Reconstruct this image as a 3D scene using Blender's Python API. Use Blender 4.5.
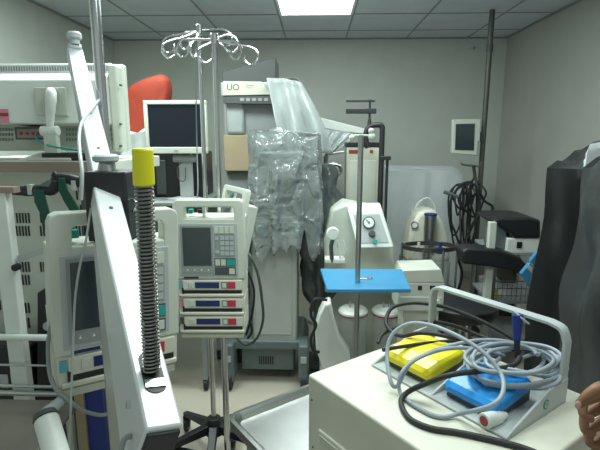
import bpy, bmesh, math, random
from mathutils import Vector, Matrix, noise
random.seed(7)
for o in list(bpy.data.objects): bpy.data.objects.remove(o)
scene = bpy.context.scene
R = math.radians
# ------------------------------------------------------------------ camera
F_PX, CAMZ, TILT, YAW = 470.0, 1.55, R(10.7), R(1.83)
cam_d = bpy.data.cameras.new('camera'); cam = bpy.data.objects.new('camera', cam_d)
scene.collection.objects.link(cam); scene.camera = cam
cam_d.sensor_fit = 'HORIZONTAL'; cam_d.sensor_width = 36; cam_d.lens = F_PX/600*36
cam_d.clip_start = 0.05
cam.location = (0, 0, CAMZ); cam.rotation_euler = (R(90)-TILT, 0, YAW)
# ------------------------------------------------------------------ world, lights, exposure
w = bpy.data.worlds.new('world'); scene.world = w; w.use_nodes = True
w.node_tree.nodes['Background'].inputs[0].default_value = (0.80, 0.93, 0.90, 1)
w.node_tree.nodes['Background'].inputs[1].default_value = 0.45
scene.view_settings.view_transform = 'Standard'; scene.view_settings.look = 'None'
scene.view_settings.gamma = 1; scene.view_settings.exposure = 0.08
scene.view_settings.use_curve_mapping = False
CEIL = 2.53
def area(name, loc, size, power, col=(0.88, 1.0, 0.95)):
    d = bpy.data.lights.new(name, 'AREA'); d.shape = 'RECTANGLE'
    d.size, d.size_y = size; d.energy = power; d.color = col
    o = bpy.data.objects.new(name, d); scene.collection.objects.link(o)
    o.location = loc
    return o
area('unseen_ceiling_lamp', (-0.10, 1.25, CEIL-0.03), (0.58, 0.58), 14)
area('unseen_ceiling_lamp', (0.60, 0.75, CEIL-0.03), (0.58, 0.58), 9)
area('unseen_ceiling_lamp', (-0.9, 2.45, CEIL-0.03), (0.58, 0.58), 30)  # added above the view to brighten the back of the room
area('unseen_ceiling_lamp', (0.3, 2.45, CEIL-0.03), (0.58, 0.58), 22)  # second added lamp, also out of view, lifting the dim back half
EMIT = 7.0
# ------------------------------------------------------------------ pixel -> place
ct, st, ca, sa = math.cos(TILT), math.sin(TILT), math.cos(YAW), math.sin(YAW)
FV = Vector((-sa*ct, ca*ct, -st)); RV = Vector((ca, sa, 0)); UV = Vector((-sa*st, ca*st, ct))
def ray(px, py): return FV + RV*((px-300)/F_PX) - UV*((py-225)/F_PX)
def W(px, py, Y):
    r = ray(px, py); return Vector((0, 0, CAMZ)) + r*(Y/r.y)
def WZ(px, py, z):
    r = ray(px, py); return Vector((0, 0, CAMZ)) + r*((z-CAMZ)/r.z)
# ------------------------------------------------------------------ materials
def mat(name, col, rough=0.5, metal=0.0, var=0.06, bump=0.0, bscale=40, alpha=1, trans=0, emit=0, coat=0, nscale=6, sheen=0, spec=0.5):
    m = bpy.data.materials.new(name); m.use_nodes = True
    nt = m.node_tree; b = nt.nodes['Principled BSDF']
    b.inputs['Roughness'].default_value = rough; b.inputs['Metallic'].default_value = metal
    b.inputs['Specular IOR Level'].default_value = spec
    b.inputs['Alpha'].default_value = alpha; b.inputs['Transmission Weight'].default_value = trans
    b.inputs['Coat Weight'].default_value = coat
    tc = nt.nodes.new('ShaderNodeTexCoord')
    n = nt.nodes.new('ShaderNodeTexNoise'); n.inputs['Scale'].default_value = nscale; n.inputs['Detail'].default_value = 4
    nt.links.new(tc.outputs['Object'], n.inputs['Vector'])
    cr = nt.nodes.new('ShaderNodeValToRGB')
    cr.color_ramp.elements[0].position = 0.3; cr.color_ramp.elements[1].position = 0.7
    cr.color_ramp.elements[0].color = [max(0, c*(1-var)) for c in col[:3]]+[1]
    cr.color_ramp.elements[1].color = [min(1, c*(1+var)) for c in col[:3]]+[1]
    nt.links.new(n.outputs['Fac'], cr.inputs[0]); nt.links.new(cr.outputs[0], b.inputs['Base Color'])
    if emit:
        b.inputs['Emission Color'].default_value = (*col[:3], 1); b.inputs['Emission Strength'].default_value = emit
    if bump:
        n2 = nt.nodes.new('ShaderNodeTexNoise'); n2.inputs['Scale'].default_value = bscale; n2.inputs['Detail'].default_value = 3
        nt.links.new(tc.outputs['Object'], n2.inputs['Vector'])
        bp = nt.nodes.new('ShaderNodeBump'); bp.inputs['Strength'].default_value = bump; bp.inputs['Distance'].default_value = 0.01
        nt.links.new(n2.outputs['Fac'], bp.inputs['Height']); nt.links.new(bp.outputs[0], b.inputs['Normal'])
    return m
def film(name, col, base, gl, bs, dist):
    m = bpy.data.materials.new(name); m.use_nodes = True; nt = m.node_tree; nt.nodes.clear()
    N = nt.nodes.new; out = N('ShaderNodeOutputMaterial'); tr = N('ShaderNodeBsdfTransparent'); tr.inputs[0].default_value = (0.95, 0.97, 0.97, 1)
    g = N('ShaderNodeBsdfGlossy'); g.inputs['Roughness'].default_value = gl; g.inputs['Color'].default_value = (1, 1, 1, 1)
    d = N('ShaderNodeBsdfDiffuse'); d.inputs['Color'].default_value = (*col, 1)
    tc = N('ShaderNodeTexCoord'); n = N('ShaderNodeTexNoise'); n.inputs['Scale'].default_value = bs; n.inputs['Detail'].default_value = 3; n.inputs['Distortion'].default_value = 0.8
    b = N('ShaderNodeBump'); b.inputs['Strength'].default_value = 1; b.inputs['Distance'].default_value = dist
    fr = N('ShaderNodeFresnel'); fr.inputs[0].default_value = 1.5; m1 = N('ShaderNodeMixShader'); m2 = N('ShaderNodeMixShader')
    m1.inputs[0].default_value = base
    L = nt.links.new; L(tc.outputs['Object'], n.inputs[0]); L(n.outputs[0], b.inputs['Height'])
    for q in (g, fr, d): L(b.outputs[0], q.inputs['Normal'])
    ad = N('ShaderNodeMath'); ad.operation = 'MULTIPLY_ADD'; ad.inputs[1].default_value = 1.0; ad.inputs[2].default_value = 0.04; L(fr.outputs[0], ad.inputs[0])
    L(tr.outputs[0], m1.inputs[1]); L(d.outputs[0], m1.inputs[2]); L(ad.outputs[0], m2.inputs[0]); L(m1.outputs[0], m2.inputs[1]); L(g.outputs[0], m2.inputs[2]); L(m2.outputs[0], out.inputs[0])
    return m
K = {}
def C(n, *a, **k): K[n] = mat(n, *a, **k)
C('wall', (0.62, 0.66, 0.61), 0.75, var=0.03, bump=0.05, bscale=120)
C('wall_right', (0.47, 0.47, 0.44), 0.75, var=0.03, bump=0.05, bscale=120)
C('ceil', (0.62, 0.67, 0.72), 0.85, var=0.04, bump=0.15, bscale=150)
C('grid', (0.30, 0.31, 0.33), 0.6)
C('floor', (0.52, 0.48, 0.40), 0.42, var=0.05, nscale=3)
C('white', (0.80, 0.84, 0.80), 0.4)
C('offwhite', (0.62, 0.66, 0.58), 0.45)
C('cream', (0.68, 0.68, 0.58), 0.42)
C('beige', (0.56, 0.57, 0.47), 0.5)
C('beam_grey', (0.50, 0.53, 0.56), 0.4, metal=0.1)
C('beam_white', (0.76, 0.79, 0.80), 0.32, metal=0.15, coat=0.2)
C('grey', (0.30, 0.33, 0.33), 0.5)
C('lgrey', (0.46, 0.50, 0.50), 0.45)
C('dgrey', (0.075, 0.085, 0.085), 0.5)
C('petrol', (0.13, 0.17, 0.17), 0.45)
C('black', (0.018, 0.02, 0.022), 0.45)
C('rubber', (0.02, 0.02, 0.022), 0.55)
C('blackdrape', (0.045, 0.048, 0.050), 0.33, bump=0.8, bscale=7)
C('chrome', (0.72, 0.73, 0.74), 0.18, metal=1, var=0.03)
C('steel', (0.46, 0.48, 0.47), 0.33, metal=1, var=0.08, bump=0.05, bscale=60)
C('brownsteel', (0.30, 0.27, 0.24), 0.35, metal=0.5)
C('springsteel', (0.34, 0.33, 0.31), 0.3, metal=1)
C('darksteel', (0.16, 0.15, 0.14), 0.35, metal=0.8)
C('pole_paint', (0.11, 0.115, 0.10), 0.4, metal=0.4)
C('screen', (0.035, 0.05, 0.06), 0.18, coat=0.4)
C('navy', (0.015, 0.03, 0.14), 0.3)
C('teal', (0.02, 0.36, 0.32), 0.4)
C('red', (0.50, 0.04, 0.07), 0.4)
C('redlabel', (0.30, 0.04, 0.04), 0.4)
C('pink', (0.65, 0.25, 0.35), 0.5)
C('cyan', (0.12, 0.45, 0.55), 0.5)
C('yellow', (0.85, 0.72, 0.01), 0.4, coat=0.2)
C('capyellow', (0.95, 0.90, 0.02), 0.4)
C('blue', (0.01, 0.27, 0.72), 0.4, coat=0.2)
C('trayblue', (0.05, 0.27, 0.50), 0.4)
C('deepblue', (0.01, 0.03, 0.22), 0.5)
C('orange', (0.26, 0.026, 0.008), 0.7, bump=0.4, bscale=7)
C('green', (0.01, 0.075, 0.05), 0.7, bump=0.2)
C('logogreen', (0.03, 0.25, 0.16), 0.5)
C('cablegrey', (0.33, 0.38, 0.43), 0.4)
C('fabricwhite', (0.62, 0.67, 0.68), 0.8, bump=0.4, bscale=10)
C('cardboard', (0.38, 0.31, 0.20), 0.8)
C('darkbrown', (0.10, 0.09, 0.075), 0.6)
C('brownedge', (0.30, 0.23, 0.19), 0.5)
C('ventgrey', (0.46, 0.49, 0.46), 0.45)
C('led', (1.0, 0.25, 0.15), 0.4, emit=4)
C('darkscreen', (0.008, 0.012, 0.022), 0.45, spec=0.25)
C('plastic', (0.75, 0.83, 0.83), 0.07, alpha=0.17, bump=1.0, bscale=26, spec=1.0, var=0.02)
K['plastic'] = film('clear_film', (.8, .88, .88), 0.18, 0.14, 9, 0.045)
C('plasticdark', (0.07, 0.085, 0.085), 0.16, alpha=0.95, bump=1.0, bscale=22, spec=0.9)
C('milky', (0.50, 0.55, 0.55), 0.22, alpha=0.72, bump=0.6, bscale=12, spec=0.8)
C('glass', (0.75, 0.82, 0.80), 0.05, alpha=0.22, spec=0.9)
C('skin', (0.24, 0.115, 0.06), 0.5, bump=0.15, bscale=60)
C('nail', (0.62, 0.42, 0.34), 0.3)
C('lamp', (0.93, 1.0, 1.0), 0.5, emit=EMIT, var=0)
# ------------------------------------------------------------------ builders
XF = {}
def tagp(o, label=None, cat=None, group=None, kind=None):
    if label: o['label'] = label
    if cat: o['category'] = cat
    if group: o['group'] = group
    if kind: o['kind'] = kind
    return o
def thing(name, label, cat, loc=(0, 0, 0), rz=0, group=None, mtx=None):
    o = bpy.data.objects.new(name, None); scene.collection.objects.link(o)
    o.empty_display_size = 0.05
    m = mtx if mtx is not None else Matrix.Translation(loc) @ Matrix.Rotation(rz, 4, 'Z')
    o.matrix_world = m; XF[o.name] = m.copy()
    return tagp(o, label, cat, group)
def catmull(P, n=8, closed=False):
    P = [Vector(p) for p in P]
    if len(P) < 3: return P
    out = []; L = len(P)
    rng = range(L) if closed else range(L-1)
    for i in rng:
        if closed: a, b, c, d = P[(i-1) % L], P[i], P[(i+1) % L], P[(i+2) % L]
        else: a, b, c, d = P[max(i-1, 0)], P[i], P[i+1], P[min(i+2, L-1)]
        for k in range(n):
            t = k/n
            out.append(0.5*((2*b)+(c-a)*t+(2*a-5*b+4*c-d)*t*t+(3*b-a-3*c+d)*t**3))
    if not closed: out.append(P[-1])
    return out
class MB:
    def __init__(s, fr=None): s.bm = bmesh.new(); s.fr = fr
    def _mi(s, faces, m):
        for f in faces: f.material_index = m
    def box(s, a, b, m=0, mtx=None):
        a, b = Vector(a), Vector(b); c = (a+b)/2; d = b-a
        M = Matrix.Translation(c) @ Matrix.Diagonal((abs(d.x), abs(d.y), abs(d.z), 1))
        if mtx is not None: M = mtx @ M
        r = bmesh.ops.create_cube(s.bm, size=1, matrix=M)
        s._mi({f for v in r['verts'] for f in v.link_faces}, m); return s
    def prism(s, pts, off, m=0):
        """closed polygon of 3D points, pushed along off"""
        off = Vector(off); v0 = [s.bm.verts.new(Vector(p)) for p in pts]; v1 = [s.bm.verts.new(Vector(p)+off) for p in pts]
        n = len(pts); fs = [s.bm.faces.new(v0[::-1]), s.bm.faces.new(v1)]
        for i in range(n): fs.append(s.bm.faces.new((v0[i], v0[(i+1) % n], v1[(i+1) % n], v1[i])))
        s._mi(fs, m); return s
    def loft(s, rings, m=0, cap=True, closed=False):
        vs = [[s.bm.verts.new(Vector(p)) for p in r] for r in rings]; n = len(rings[0]); fs = []
        L = len(vs)
        for j in range(L if closed else L-1):
            A, B = vs[j], vs[(j+1) % L]
            for i in range(n): fs.append(s.bm.faces.new((A[i], A[(i+1) % n], B[(i+1) % n], B[i])))
        if cap and not closed: fs += [s.bm.faces.new(vs[0][::-1]), s.bm.faces.new(vs[-1])]
        s._mi(fs, m); return s
    def tube(s, pts, r, seg=10, m=0, closed=False, smooth=0):
        P = catmull(pts, smooth, closed) if smooth else [Vector(p) for p in pts]
        n = len(P); rr = r if isinstance(r, (list, tuple)) else None
        T = []
        for i in range(n):
            if closed: t = P[(i+1) % n]-P[(i-1) % n]
            else: t = P[min(i+1, n-1)]-P[max(i-1, 0)]
            T.append(t.normalized() if t.length > 1e-9 else Vector((0, 0, 1)))
        up = Vector((0, 0, 1)) if abs(T[0].z) < 0.9 else Vector((1, 0, 0))
        N = (up - T[0]*up.dot(T[0])).normalized(); rings = []
        for i in range(n):
            N = (N - T[i]*N.dot(T[i])).normalized(); B = T[i].cross(N)
            q = rr[min(int(i*len(rr)/n), len(rr)-1)] if rr else r
            if not closed and 0 < i < n-1 and not smooth:
                pass
            rings.append([P[i]+(N*math.cos(2*math.pi*k/seg)+B*math.sin(2*math.pi*k/seg))*q for k in range(seg)])
        return s.loft(rings, m, True, closed)
    def cyl(s, a, b, r, r2=None, seg=24, m=0):
        a, b = Vector(a), Vector(b); t = (b-a).normalized()
        up = Vector((0, 0, 1)) if abs(t.z) < 0.9 else Vector((1, 0, 0))
        N = t.cross(up).normalized(); B = t.cross(N); r2 = r if r2 is None else r2
        rg = lambda c, q: [c+(N*math.cos(2*math.pi*k/seg)+B*math.sin(2*math.pi*k/seg))*q for k in range(seg)]
        return s.loft([rg(a, r), rg(b, r2)], m)
    def lathe(s, c, prof, seg=32, m=0, sx=1, sy=1, cap=True):
        c = Vector(c)
        return s.loft([[c+Vector((r*sx*math.cos(2*math.pi*k/seg), r*sy*math.sin(2*math.pi*k/seg), z)) for k in range(seg)] for r, z in prof], m, cap)
    def ball(s, c, r, m=0, sc=(1, 1, 1), seg=20):
        M = Matrix.Translation(c) @ Matrix.Diagonal((*sc, 1))
        q = bmesh.ops.create_uvsphere(s.bm, u_segments=seg, v_segments=seg//2, radius=r, matrix=M)
        s._mi({f for v in q['verts'] for f in v.link_faces}, m); return s
    def build(s, name, mats, parent=None, bev=0, bseg=2, smooth=True, sub=0, solid=0, label=None):
        bm = s.bm
        M = s.fr if s.fr is not None else Matrix.Identity(4)
        if parent is not None: M = XF[parent.name].inverted() @ M
        bmesh.ops.recalc_face_normals(bm, faces=bm.faces)
        bmesh.ops.transform(bm, matrix=M, verts=bm.verts)
        me = bpy.data.meshes.new(name); bm.to_mesh(me); bm.free()
        o = bpy.data.objects.new(name, me); scene.collection.objects.link(o)
        for k in (mats if isinstance(mats, (list, tuple)) else [mats]): me.materials.append(K[k])
        if smooth:
            for p in me.polygons: p.use_smooth = True
            me.set_sharp_from_angle(angle=R(38))
        if bev:
            b = o.modifiers.new('bevel', 'BEVEL'); b.width = bev; b.segments = bseg; b.limit_method = 'ANGLE'; b.angle_limit = R(50)
            b.use_clamp_overlap = True
        if sub:
            q = o.modifiers.new('sub', 'SUBSURF'); q.levels = q.render_levels = sub
        if solid:
            q = o.modifiers.new('solid', 'SOLIDIFY'); q.thickness = solid; q.offset = 0
        if parent is not None:
            o.parent = parent; XF[o.name] = XF[parent.name]
        else: XF[o.name] = Matrix.Identity(4)
        if label: o['label'] = label
        return o
def pbox(mb, px0, py0, px1, py1, Y, dep, m=0):
    """box standing square to the room: outline read at distance Y, dep metres deep"""
    c = (py0+py1)/2; cx = (px0+px1)/2
    mb.box((W(px0, c, Y).x, Y, W(cx, py1, Y).z), (W(px1, c, Y).x, Y+dep, W(cx, py0, Y).z), m); return mb
def pprism(mb, pts, Y, dep, m=0):
    mb.prism([W(x, y, Y) for x, y in pts], (0, dep, 0), m); return mb
def text(name, s, size, mtx, m, parent, ext=0.0006):
    cu = bpy.data.curves.new(name, 'FONT'); cu.body = s; cu.size = size; cu.extrude = ext
    cu.align_x = 'CENTER'; cu.align_y = 'CENTER'
    t = bpy.data.objects.new(name+'_src', cu); scene.collection.objects.link(t)
    dg = bpy.context.evaluated_depsgraph_get(); me = bpy.data.meshes.new_from_object(t.evaluated_get(dg))
    bpy.data.objects.remove(t)
    me.transform(XF[parent.name].inverted() @ mtx); me.materials.clear(); me.materials.append(K[m])
    o = bpy.data.objects.new(name, me); scene.collection.objects.link(o); o.parent = parent; XF[o.name] = XF[parent.name]
    return o
RX90 = Matrix.Rotation(R(90), 4, 'X')
def copy_tree(o, parent=None, mtx=None):
    c = o.copy(); scene.collection.objects.link(c)
    if parent is not None: c.parent = parent
    if mtx is not None: c.matrix_world = mtx; XF[c.name] = mtx.copy()
    for ch in [q for q in bpy.data.objects if q.parent == o]: copy_tree(ch, c)
    return c
def drape(top, zb, flare=0.03, folds=9, amp=0.02, N=120, lev=14, wr=0.012, seed=0, zvar=0.0, sag=0.0):
    """a sheet laid over the outline `top` (3D points) and hanging down to zb"""
    top = [Vector(p) for p in top]; L = len(top)
    per = [(top[(i+1) % L]-top[i]).length for i in range(L)]; tot = sum(per)
    cen = sum(top, Vector())/L; P = []
    for k in range(N):
        d = tot*k/N; i = 0
        while d > per[i] and i < L-1: d -= per[i]; i += 1
        P.append(top[i].lerp(top[(i+1) % L], min(1, d/per[i])))
    mb = MB(); rings = []
    for f in (0.02, 0.35, 0.65, 0.88):
        rg = []
        for p in P:
            q = cen.lerp(p, f); q.z += noise.noise(q*7+Vector((seed, 0, 0)))*wr*2 - sag*math.sin(math.pi*f)
            rg.append(q)
        rings.append(rg)
    for j in range(lev+1):
        t = j/lev; rg = []
        for k, p in enumerate(P):
            o = (p-cen); o.z = 0; o.normalize()
            ph = 2*math.pi*folds*k/N
            wv = math.sin(ph+seed+1.5*noise.noise(Vector((k*0.09, seed, t*1.5))))
            nz = noise.noise(Vector((p.x*9+seed, p.y*9, t*5)))
            q = p + o*(flare*t + amp*(t**0.7)*wv + wr*nz*min(1, t*6+0.15))
            zend = zb + zvar*noise.noise(Vector((k*0.12, seed+5, 0)))
            q.z = p.z*(1-t)+zend*t - (0 if j else 0)
            rg.append(q)
        rings.append(rg)
    mb.loft(rings, 0, False)
    return mb
def struct(name, mb, m, **k):
    o = mb.build(name, m, **k); o['kind'] = 'structure'; return o
# ================================================================== SETTING
XL, XR, YB = -2.10, 1.93, W(300, 38, 1).z and (CEIL-CAMZ)/(ray(300, 38).z/ray(300, 38).y)
YB = (CEIL-CAMZ)/(ray(315, 38.5).z/ray(315, 38.5).y)
struct('floor', MB().box((XL-0.1, -1.2, -0.1), (XR+0.1, YB+0.1, 0)), 'floor')
struct('ceiling', MB().box((XL-0.1, -1.2, CEIL), (XR+0.1, YB+0.1, CEIL+0.1)), 'ceil')
struct('wall_back', MB().box((XL-0.1, YB, 0), (XR+0.1, YB+0.1, CEIL)), 'wall')
struct('wall_left', MB().box((XL-0.1, -1.2, 0), (XL, YB, CEIL)), 'wall')
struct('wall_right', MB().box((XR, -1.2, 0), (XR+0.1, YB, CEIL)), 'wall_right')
struct('baseboard_back', MB().box((XL, YB-0.012, 0), (XR, YB, 0.09)), 'lgrey')
struct('baseboard_right', MB().box((XR-0.012, -1.2, 0), (XR, YB-0.012, 0.09)), 'lgrey')
G = 0.61
GX = [0.305+G*k for k in range(-4, 3)]
yl = WZ(315, 14, CEIL).y
GY = [yl+G*k for k in range(-7, 2) if -1.2 < yl+G*k < YB-0.02]
g = MB()
for x in GX:
    if XL < x < XR: g.box((x-0.008, -1.2, CEIL-0.004), (x+0.008, YB, CEIL-0.0005))
for y in GY: g.box((XL, y-0.008, CEIL-0.0045), (XR, y+0.008, CEIL-0.001))
g.box((XL, YB-0.025, CEIL-0.012), (XR, YB, CEIL-0.001)); g.box((XR-0.025, -1.2, CEIL-0.012), (XR, YB-0.026, CEIL-0.001))
g.box((XL, -1.2, CEIL-0.012), (XL+0.025, YB-0.026, CEIL-0.001))
struct('trim_1', g, 'grid', smooth=False)
t = thing('ceiling_light', 'bright square ceiling light panel above the middle of the room', 'ceiling light', (0, yl-G/2, CEIL))
f = MB()
x0, x1, y0, y1 = -0.295, 0.295, yl-G+0.012, yl-0.012
for a, b in (((x0, y0), (x1, y0+0.02)), ((x0, y1-0.02), (x1, y1)), ((x0, y0+0.02), (x0+0.02, y1-0.02)), ((x1-0.02, y0+0.02), (x1, y1-0.02))):
    f.box((*a, CEIL-0.014), (*b, CEIL-0.005))
f.build('frame', 'white', t)
MB().box((x0+0.02, y0+0.02, CEIL-0.010), (x1-0.02, y1-0.02, CEIL-0.006)).build('diffuser', 'lamp', t)

# ================================================================== generic pieces
def caster(mb, x, y, r=0.035, w=0.022, m=1, mf=0):
    mb.cyl((x-w/2, y, r), (x+w/2, y, r), r, m=m)
    mb.cyl((x-w/2-0.004, y, r), (x+w/2+0.004, y, r), r*0.45, m=mf)
    mb.box((x-w/2-0.006, y-0.012, r*0.9), (x-w/2-0.002, y+0.012, r*2.1), mf); mb.box((x+w/2+0.002, y-0.012, r*0.9), (x+w/2+0.006, y+0.012, r*2.1), mf)
    mb.box((x-w/2-0.006, y-0.014, r*2.1), (x+w/2+0.006, y+0.014, r*2.1+0.012), mf)
def iv_stand(label, x, y, top, r, arms, matn, legrot, group='IV stands', hub=0.075):
    t = thing('iv_stand', label, 'IV stand', (x, y, 0))
    MB().cyl((x, y, hub), (x, y, top*0.55), r*1.12).cyl((x, y, top*0.55), (x, y, top), r*0.85).build('pole', matn, t)
    MB().cyl((x, y, hub-0.035), (x, y, hub+0.05), 0.045, 0.032).build('hub', 'black', t, bev=0.004)
    for k in range(5):
        a = legrot+2*math.pi*k/5; u = Vector((math.cos(a), math.sin(a), 0)); n = Vector((-u.y, u.x, 0)); o = Vector((x, y, 0))
        m = MB(); h1, h2 = hub+0.02, 0.08
        m.loft([[o+u*0.03+n*0.02+Vector((0, 0, h1)), o+u*0.03-n*0.02+Vector((0, 0, h1)), o+u*0.03-n*0.02+Vector((0, 0, h1-0.045)), o+u*0.03+n*0.02+Vector((0, 0, h1-0.045))],
                [o+u*0.31+n*0.013+Vector((0, 0, h2+0.02)), o+u*0.31-n*0.013+Vector((0, 0, h2+0.02)), o+u*0.31-n*0.013+Vector((0, 0, h2)), o+u*0.31+n*0.013+Vector((0, 0, h2))]])
        lg = m.build('leg', 'black', t, bev=0.003)
        c = MB(); e = o+u*0.295; caster(c, e.x, e.y, 0.034, m=0); c.build('caster', ['rubber', 'black'], lg)
    for (a, ln, up) in arms:
        u = Vector((math.cos(a), math.sin(a), 0)); o = Vector((x, y, top-0.01))
        P = [o, o+u*ln*0.5+Vector((0, 0, up*0.6)), o+u*ln+Vector((0, 0, up)), o+u*(ln+0.028)+Vector((0, 0, up-0.018)), o+u*(ln+0.032)+Vector((0, 0, up-0.045)),
             o+u*(ln+0.008)+Vector((0, 0, up-0.066)), o+u*(ln-0.018)+Vector((0, 0, up-0.052)), o+u*(ln-0.02)+Vector((0, 0, up-0.03))]
        MB().tube(P, 0.0042, 8, smooth=6).build('hook', 'chrome', t)
    MB().cyl((x, y, top-0.025), (x, y, top+0.012), r*1.3).build('collar', 'chrome', t, bev=0.002)
    return t

def infusion_pump(label, mtx, n, u=0.0044, handle_cut=True):
    """front faces -y, origin at top left front corner; down is -z"""
    t = thing('infusion_pump', label, 'infusion pump', mtx=mtx, group='infusion pumps')
    fr = mtx
    X = lambda a: a*u
    B = lambda m_, a0, b0, a1, b1, y0, y1, m=0: m_.box((X(a0), y0, -X(b1)), (X(a1), y1, -X(b0)), m)
    D = 0.15
    s = MB(fr)   # case as one ring loft around handle opening
    s = MB(fr)
    U_ = [(0, 77), (0, 5), (1.5, 1.5), (5, 0), (70, 0), (73.5, 1.5), (75, 5), (75, 77), (65, 77), (65, 9), (63, 7), (14, 7), (12, 9), (12, 77)]
    s.prism([(X(a_), 0, -X(b_)) for a_, b_ in U_], (0, 0.05, 0)); B(s, 11, 18, 66, 77, 0.0003, D); B(s, 1, 19, 74, 77, 0.045, D)
    s.build('case', 'offwhite', t, bev=0.0045, bseg=3)
    m = MB(fr); B(m, 30, 8, 33, 17.5, 0.03, 0.05, 0); m.build('handle_rib', 'white', t)
    m = MB(fr); B(m, 13, 11, 18, 15.5, 0.055, 0.075, 0); B(m, 20.5, 9, 23, 14, 0.05, 0.06, 1); B(m, 24, 11, 30, 15, 0.05, 0.06, 1)
    m.build('status_light', ['teal', 'black'], t, bev=0.002)
    m = MB(fr); B(m, 5, 22, 68, 73.5, -0.003, 0.001); m.build('face_plate', 'lgrey', t, bev=0.003)
    m = MB(fr); B(m, 8, 24, 42, 70.5, -0.006, -0.002, 0); B(m, 10, 26, 40, 63, -0.0075, -0.005, 1)
    for k in range(4):
        c = 14+k*7.5; m.prism([(X(c-1), -0.0065, -X(68)), (X(c+1), -0.0065, -X(68)), (X(c), -0.0065, -X(66))], (0, 0.002, 0), 2)
    m.build('display', ['grey', 'screen', 'white'], t)
    m = MB(fr); B(m, 43.5, 33, 65, 54, -0.005, -0.002, 0)
    for k in range(4): B(m, 44+k*5.4, 25, 48.4+k*5.4, 31.5, -0.007, -0.002, 1)
    for i in range(3):
        for j in range(4): B(m, 50+i*5, 34+j*5, 54+i*5, 38+j*5, -0.0075, -0.004, 2)
    for j in range(2): B(m, 44.5, 35+j*13, 48, 38+j*13, -0.0075, -0.004, 2)
    B(m, 43, 56, 65.5, 64, -0.0045, -0.002, 3); B(m, 44, 57, 49, 63, -0.007, -0.003, 1); B(m, 50, 57, 55, 63, -0.007, -0.003, 1); B(m, 56, 57, 65, 63, -0.0075, -0.003, 4)
    B(m, 43, 65, 65.5, 72.5, -0.0045, -0.002, 3); B(m, 58.5, 66, 64.5, 71.5, -0.007, -0.003, 1)
    m.build('keypad', ['grey', 'offwhite', 'lgrey', 'dgrey', 'teal'], t)
    m = MB(fr); B(m, 9, 74.6, 25, 76.4, -0.001, 0.002, 0); m.build('badge', 'navy', t)
    cols = ['cyan', 'pink', 'dgrey']
    for i in range(n):
        y0 = 77.3+i*18.6
        m = MB(fr); B(m, 1.2, y0, 74, y0+18.3, 0.006, D*0.9, 0); B(m, 7, y0+0.5, 72, y0+11, -0.002, 0.02, 0); B(m, 3, y0+14.5, 73, y0+17.8, -0.004, 0.02, 0)
        md = m.build('pump_module', ['cream'], t, bev=0.004)
        m = MB(fr); B(m, 8, y0+10.8, 71, y0+14.4, 0.001, 0.008); B(m, 6.5, y0+8.5, 8.5, y0+14, -0.003, 0.008); m.build('door_slot', 'black', md)
        m = MB(fr); B(m, 21, y0+2.6, 47, y0+8.4, -0.0045, 0); m.build('channel_display', 'navy', md)
        m = MB(fr); B(m, 49.5, y0+2.5, 55.5, y0+8.6, -0.0045, 0, 0); B(m, 50.3, y0+3.2, 55, y0+7.9, -0.006, -.004, 1); m.build('run_button', ['dgrey', 'offwhite'], md)
        m = MB(fr); B(m, 56, y0+2.3, 64.5, y0+8.8, -0.006, 0); m.build('stop_button', 'red', md, bev=0.0008)
        m = MB(fr); B(m, 14, y0+2.8, 19.5, y0+8.2, -0.005, 0); m.build('select_button', 'offwhite', md, bev=0.0008)
        m = MB(fr); B(m, 2.5, y0+2, 6.2, y0+8.5, 0.002, 0.01); m.build('channel_tag', cols[i % 3], md)
    yb = 77.3+n*18.6
    m = MB(fr); B(m, 3, yb, 72, yb+5, 0.002, D*0.9); m.build('foot', 'beige', t, bev=0.004)
    m = MB(fr); B(m, 30, 40, 50, 60, D, D+0.05); m.cyl((X(40), D+0.05, -X(50)), (X(40), D+0.09, -X(50)), 0.016); m.build('pole_clamp', 'dgrey', t, bev=0.003)
    return t

# ================================================================== BACK OF THE ROOM
# white sheet over a low unit against the back wall
a = W(388, 171, 4.15); b = W(462, 172, 4.15)
tp = [a, b, b+Vector((0, 0.32, 0.03)), a+Vector((0, 0.32, 0.03))]
o = drape(tp, 0.03, 0.03, 11, 0.018, seed=3, wr=0.01).build('dust_sheet', 'fabricwhite', solid=0.004)
tagp(o, 'white sheet hanging over a low unit against the back wall', 'sheet')
# ceiling-to-floor pole with bracket and small screen
px_ = W(486, 100, 3.95); pz = Vector((px_.x, 3.95, 0))
t = thing('service_pole', 'tall dark pole running from floor to ceiling in front of the right back corner', 'pole', pz)
MB().cyl((pz.x, pz.y, 0.02), (pz.x, pz.y, CEIL-0.014), 0.021).build('shaft', 'pole_paint', t)
MB().cyl((pz.x, pz.y, 0.0), (pz.x, pz.y, 0.02), 0.07).build('base_flange', 'pole_paint', t, bev=0.003)
c = W(490, 48, 3.95)
MB().cyl((pz.x, pz.y, c.z-0.03), (pz.x, pz.y, c.z+0.03), 0.026).build('joint', 'dgrey', t, bev=0.003)
h0 = Vector((pz.x, 3.95, W(480, 176, 3.95).z))
k0 = W(461, 160, 3.93)
MB().tube([k0, k0+Vector((0.012, 0, -0.035)), (pz.x-0.05, 3.93, k0.z-0.05), (pz.x-0.02, 3.93, k0.z-0.052)], 0.009, 8, smooth=5).build('hook_arm', 'steel', t)
sy = 3.86
t = thing('small_screen', 'small white framed dark screen mounted beside the tall pole', 'screen', W(466, 137, sy))
m = MB(); pprism(m, [(453, 119.5), (481, 119), (479.5, 156), (452, 153.5)], sy, 0.05); m.build('housing', 'offwhite', t, bev=0.008)
m = MB(); pprism(m, [(456, 124), (475, 123.5), (474, 150.5), (455, 150)], sy-0.004, 0.008); m.build('panel', 'screen', t)
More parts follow.
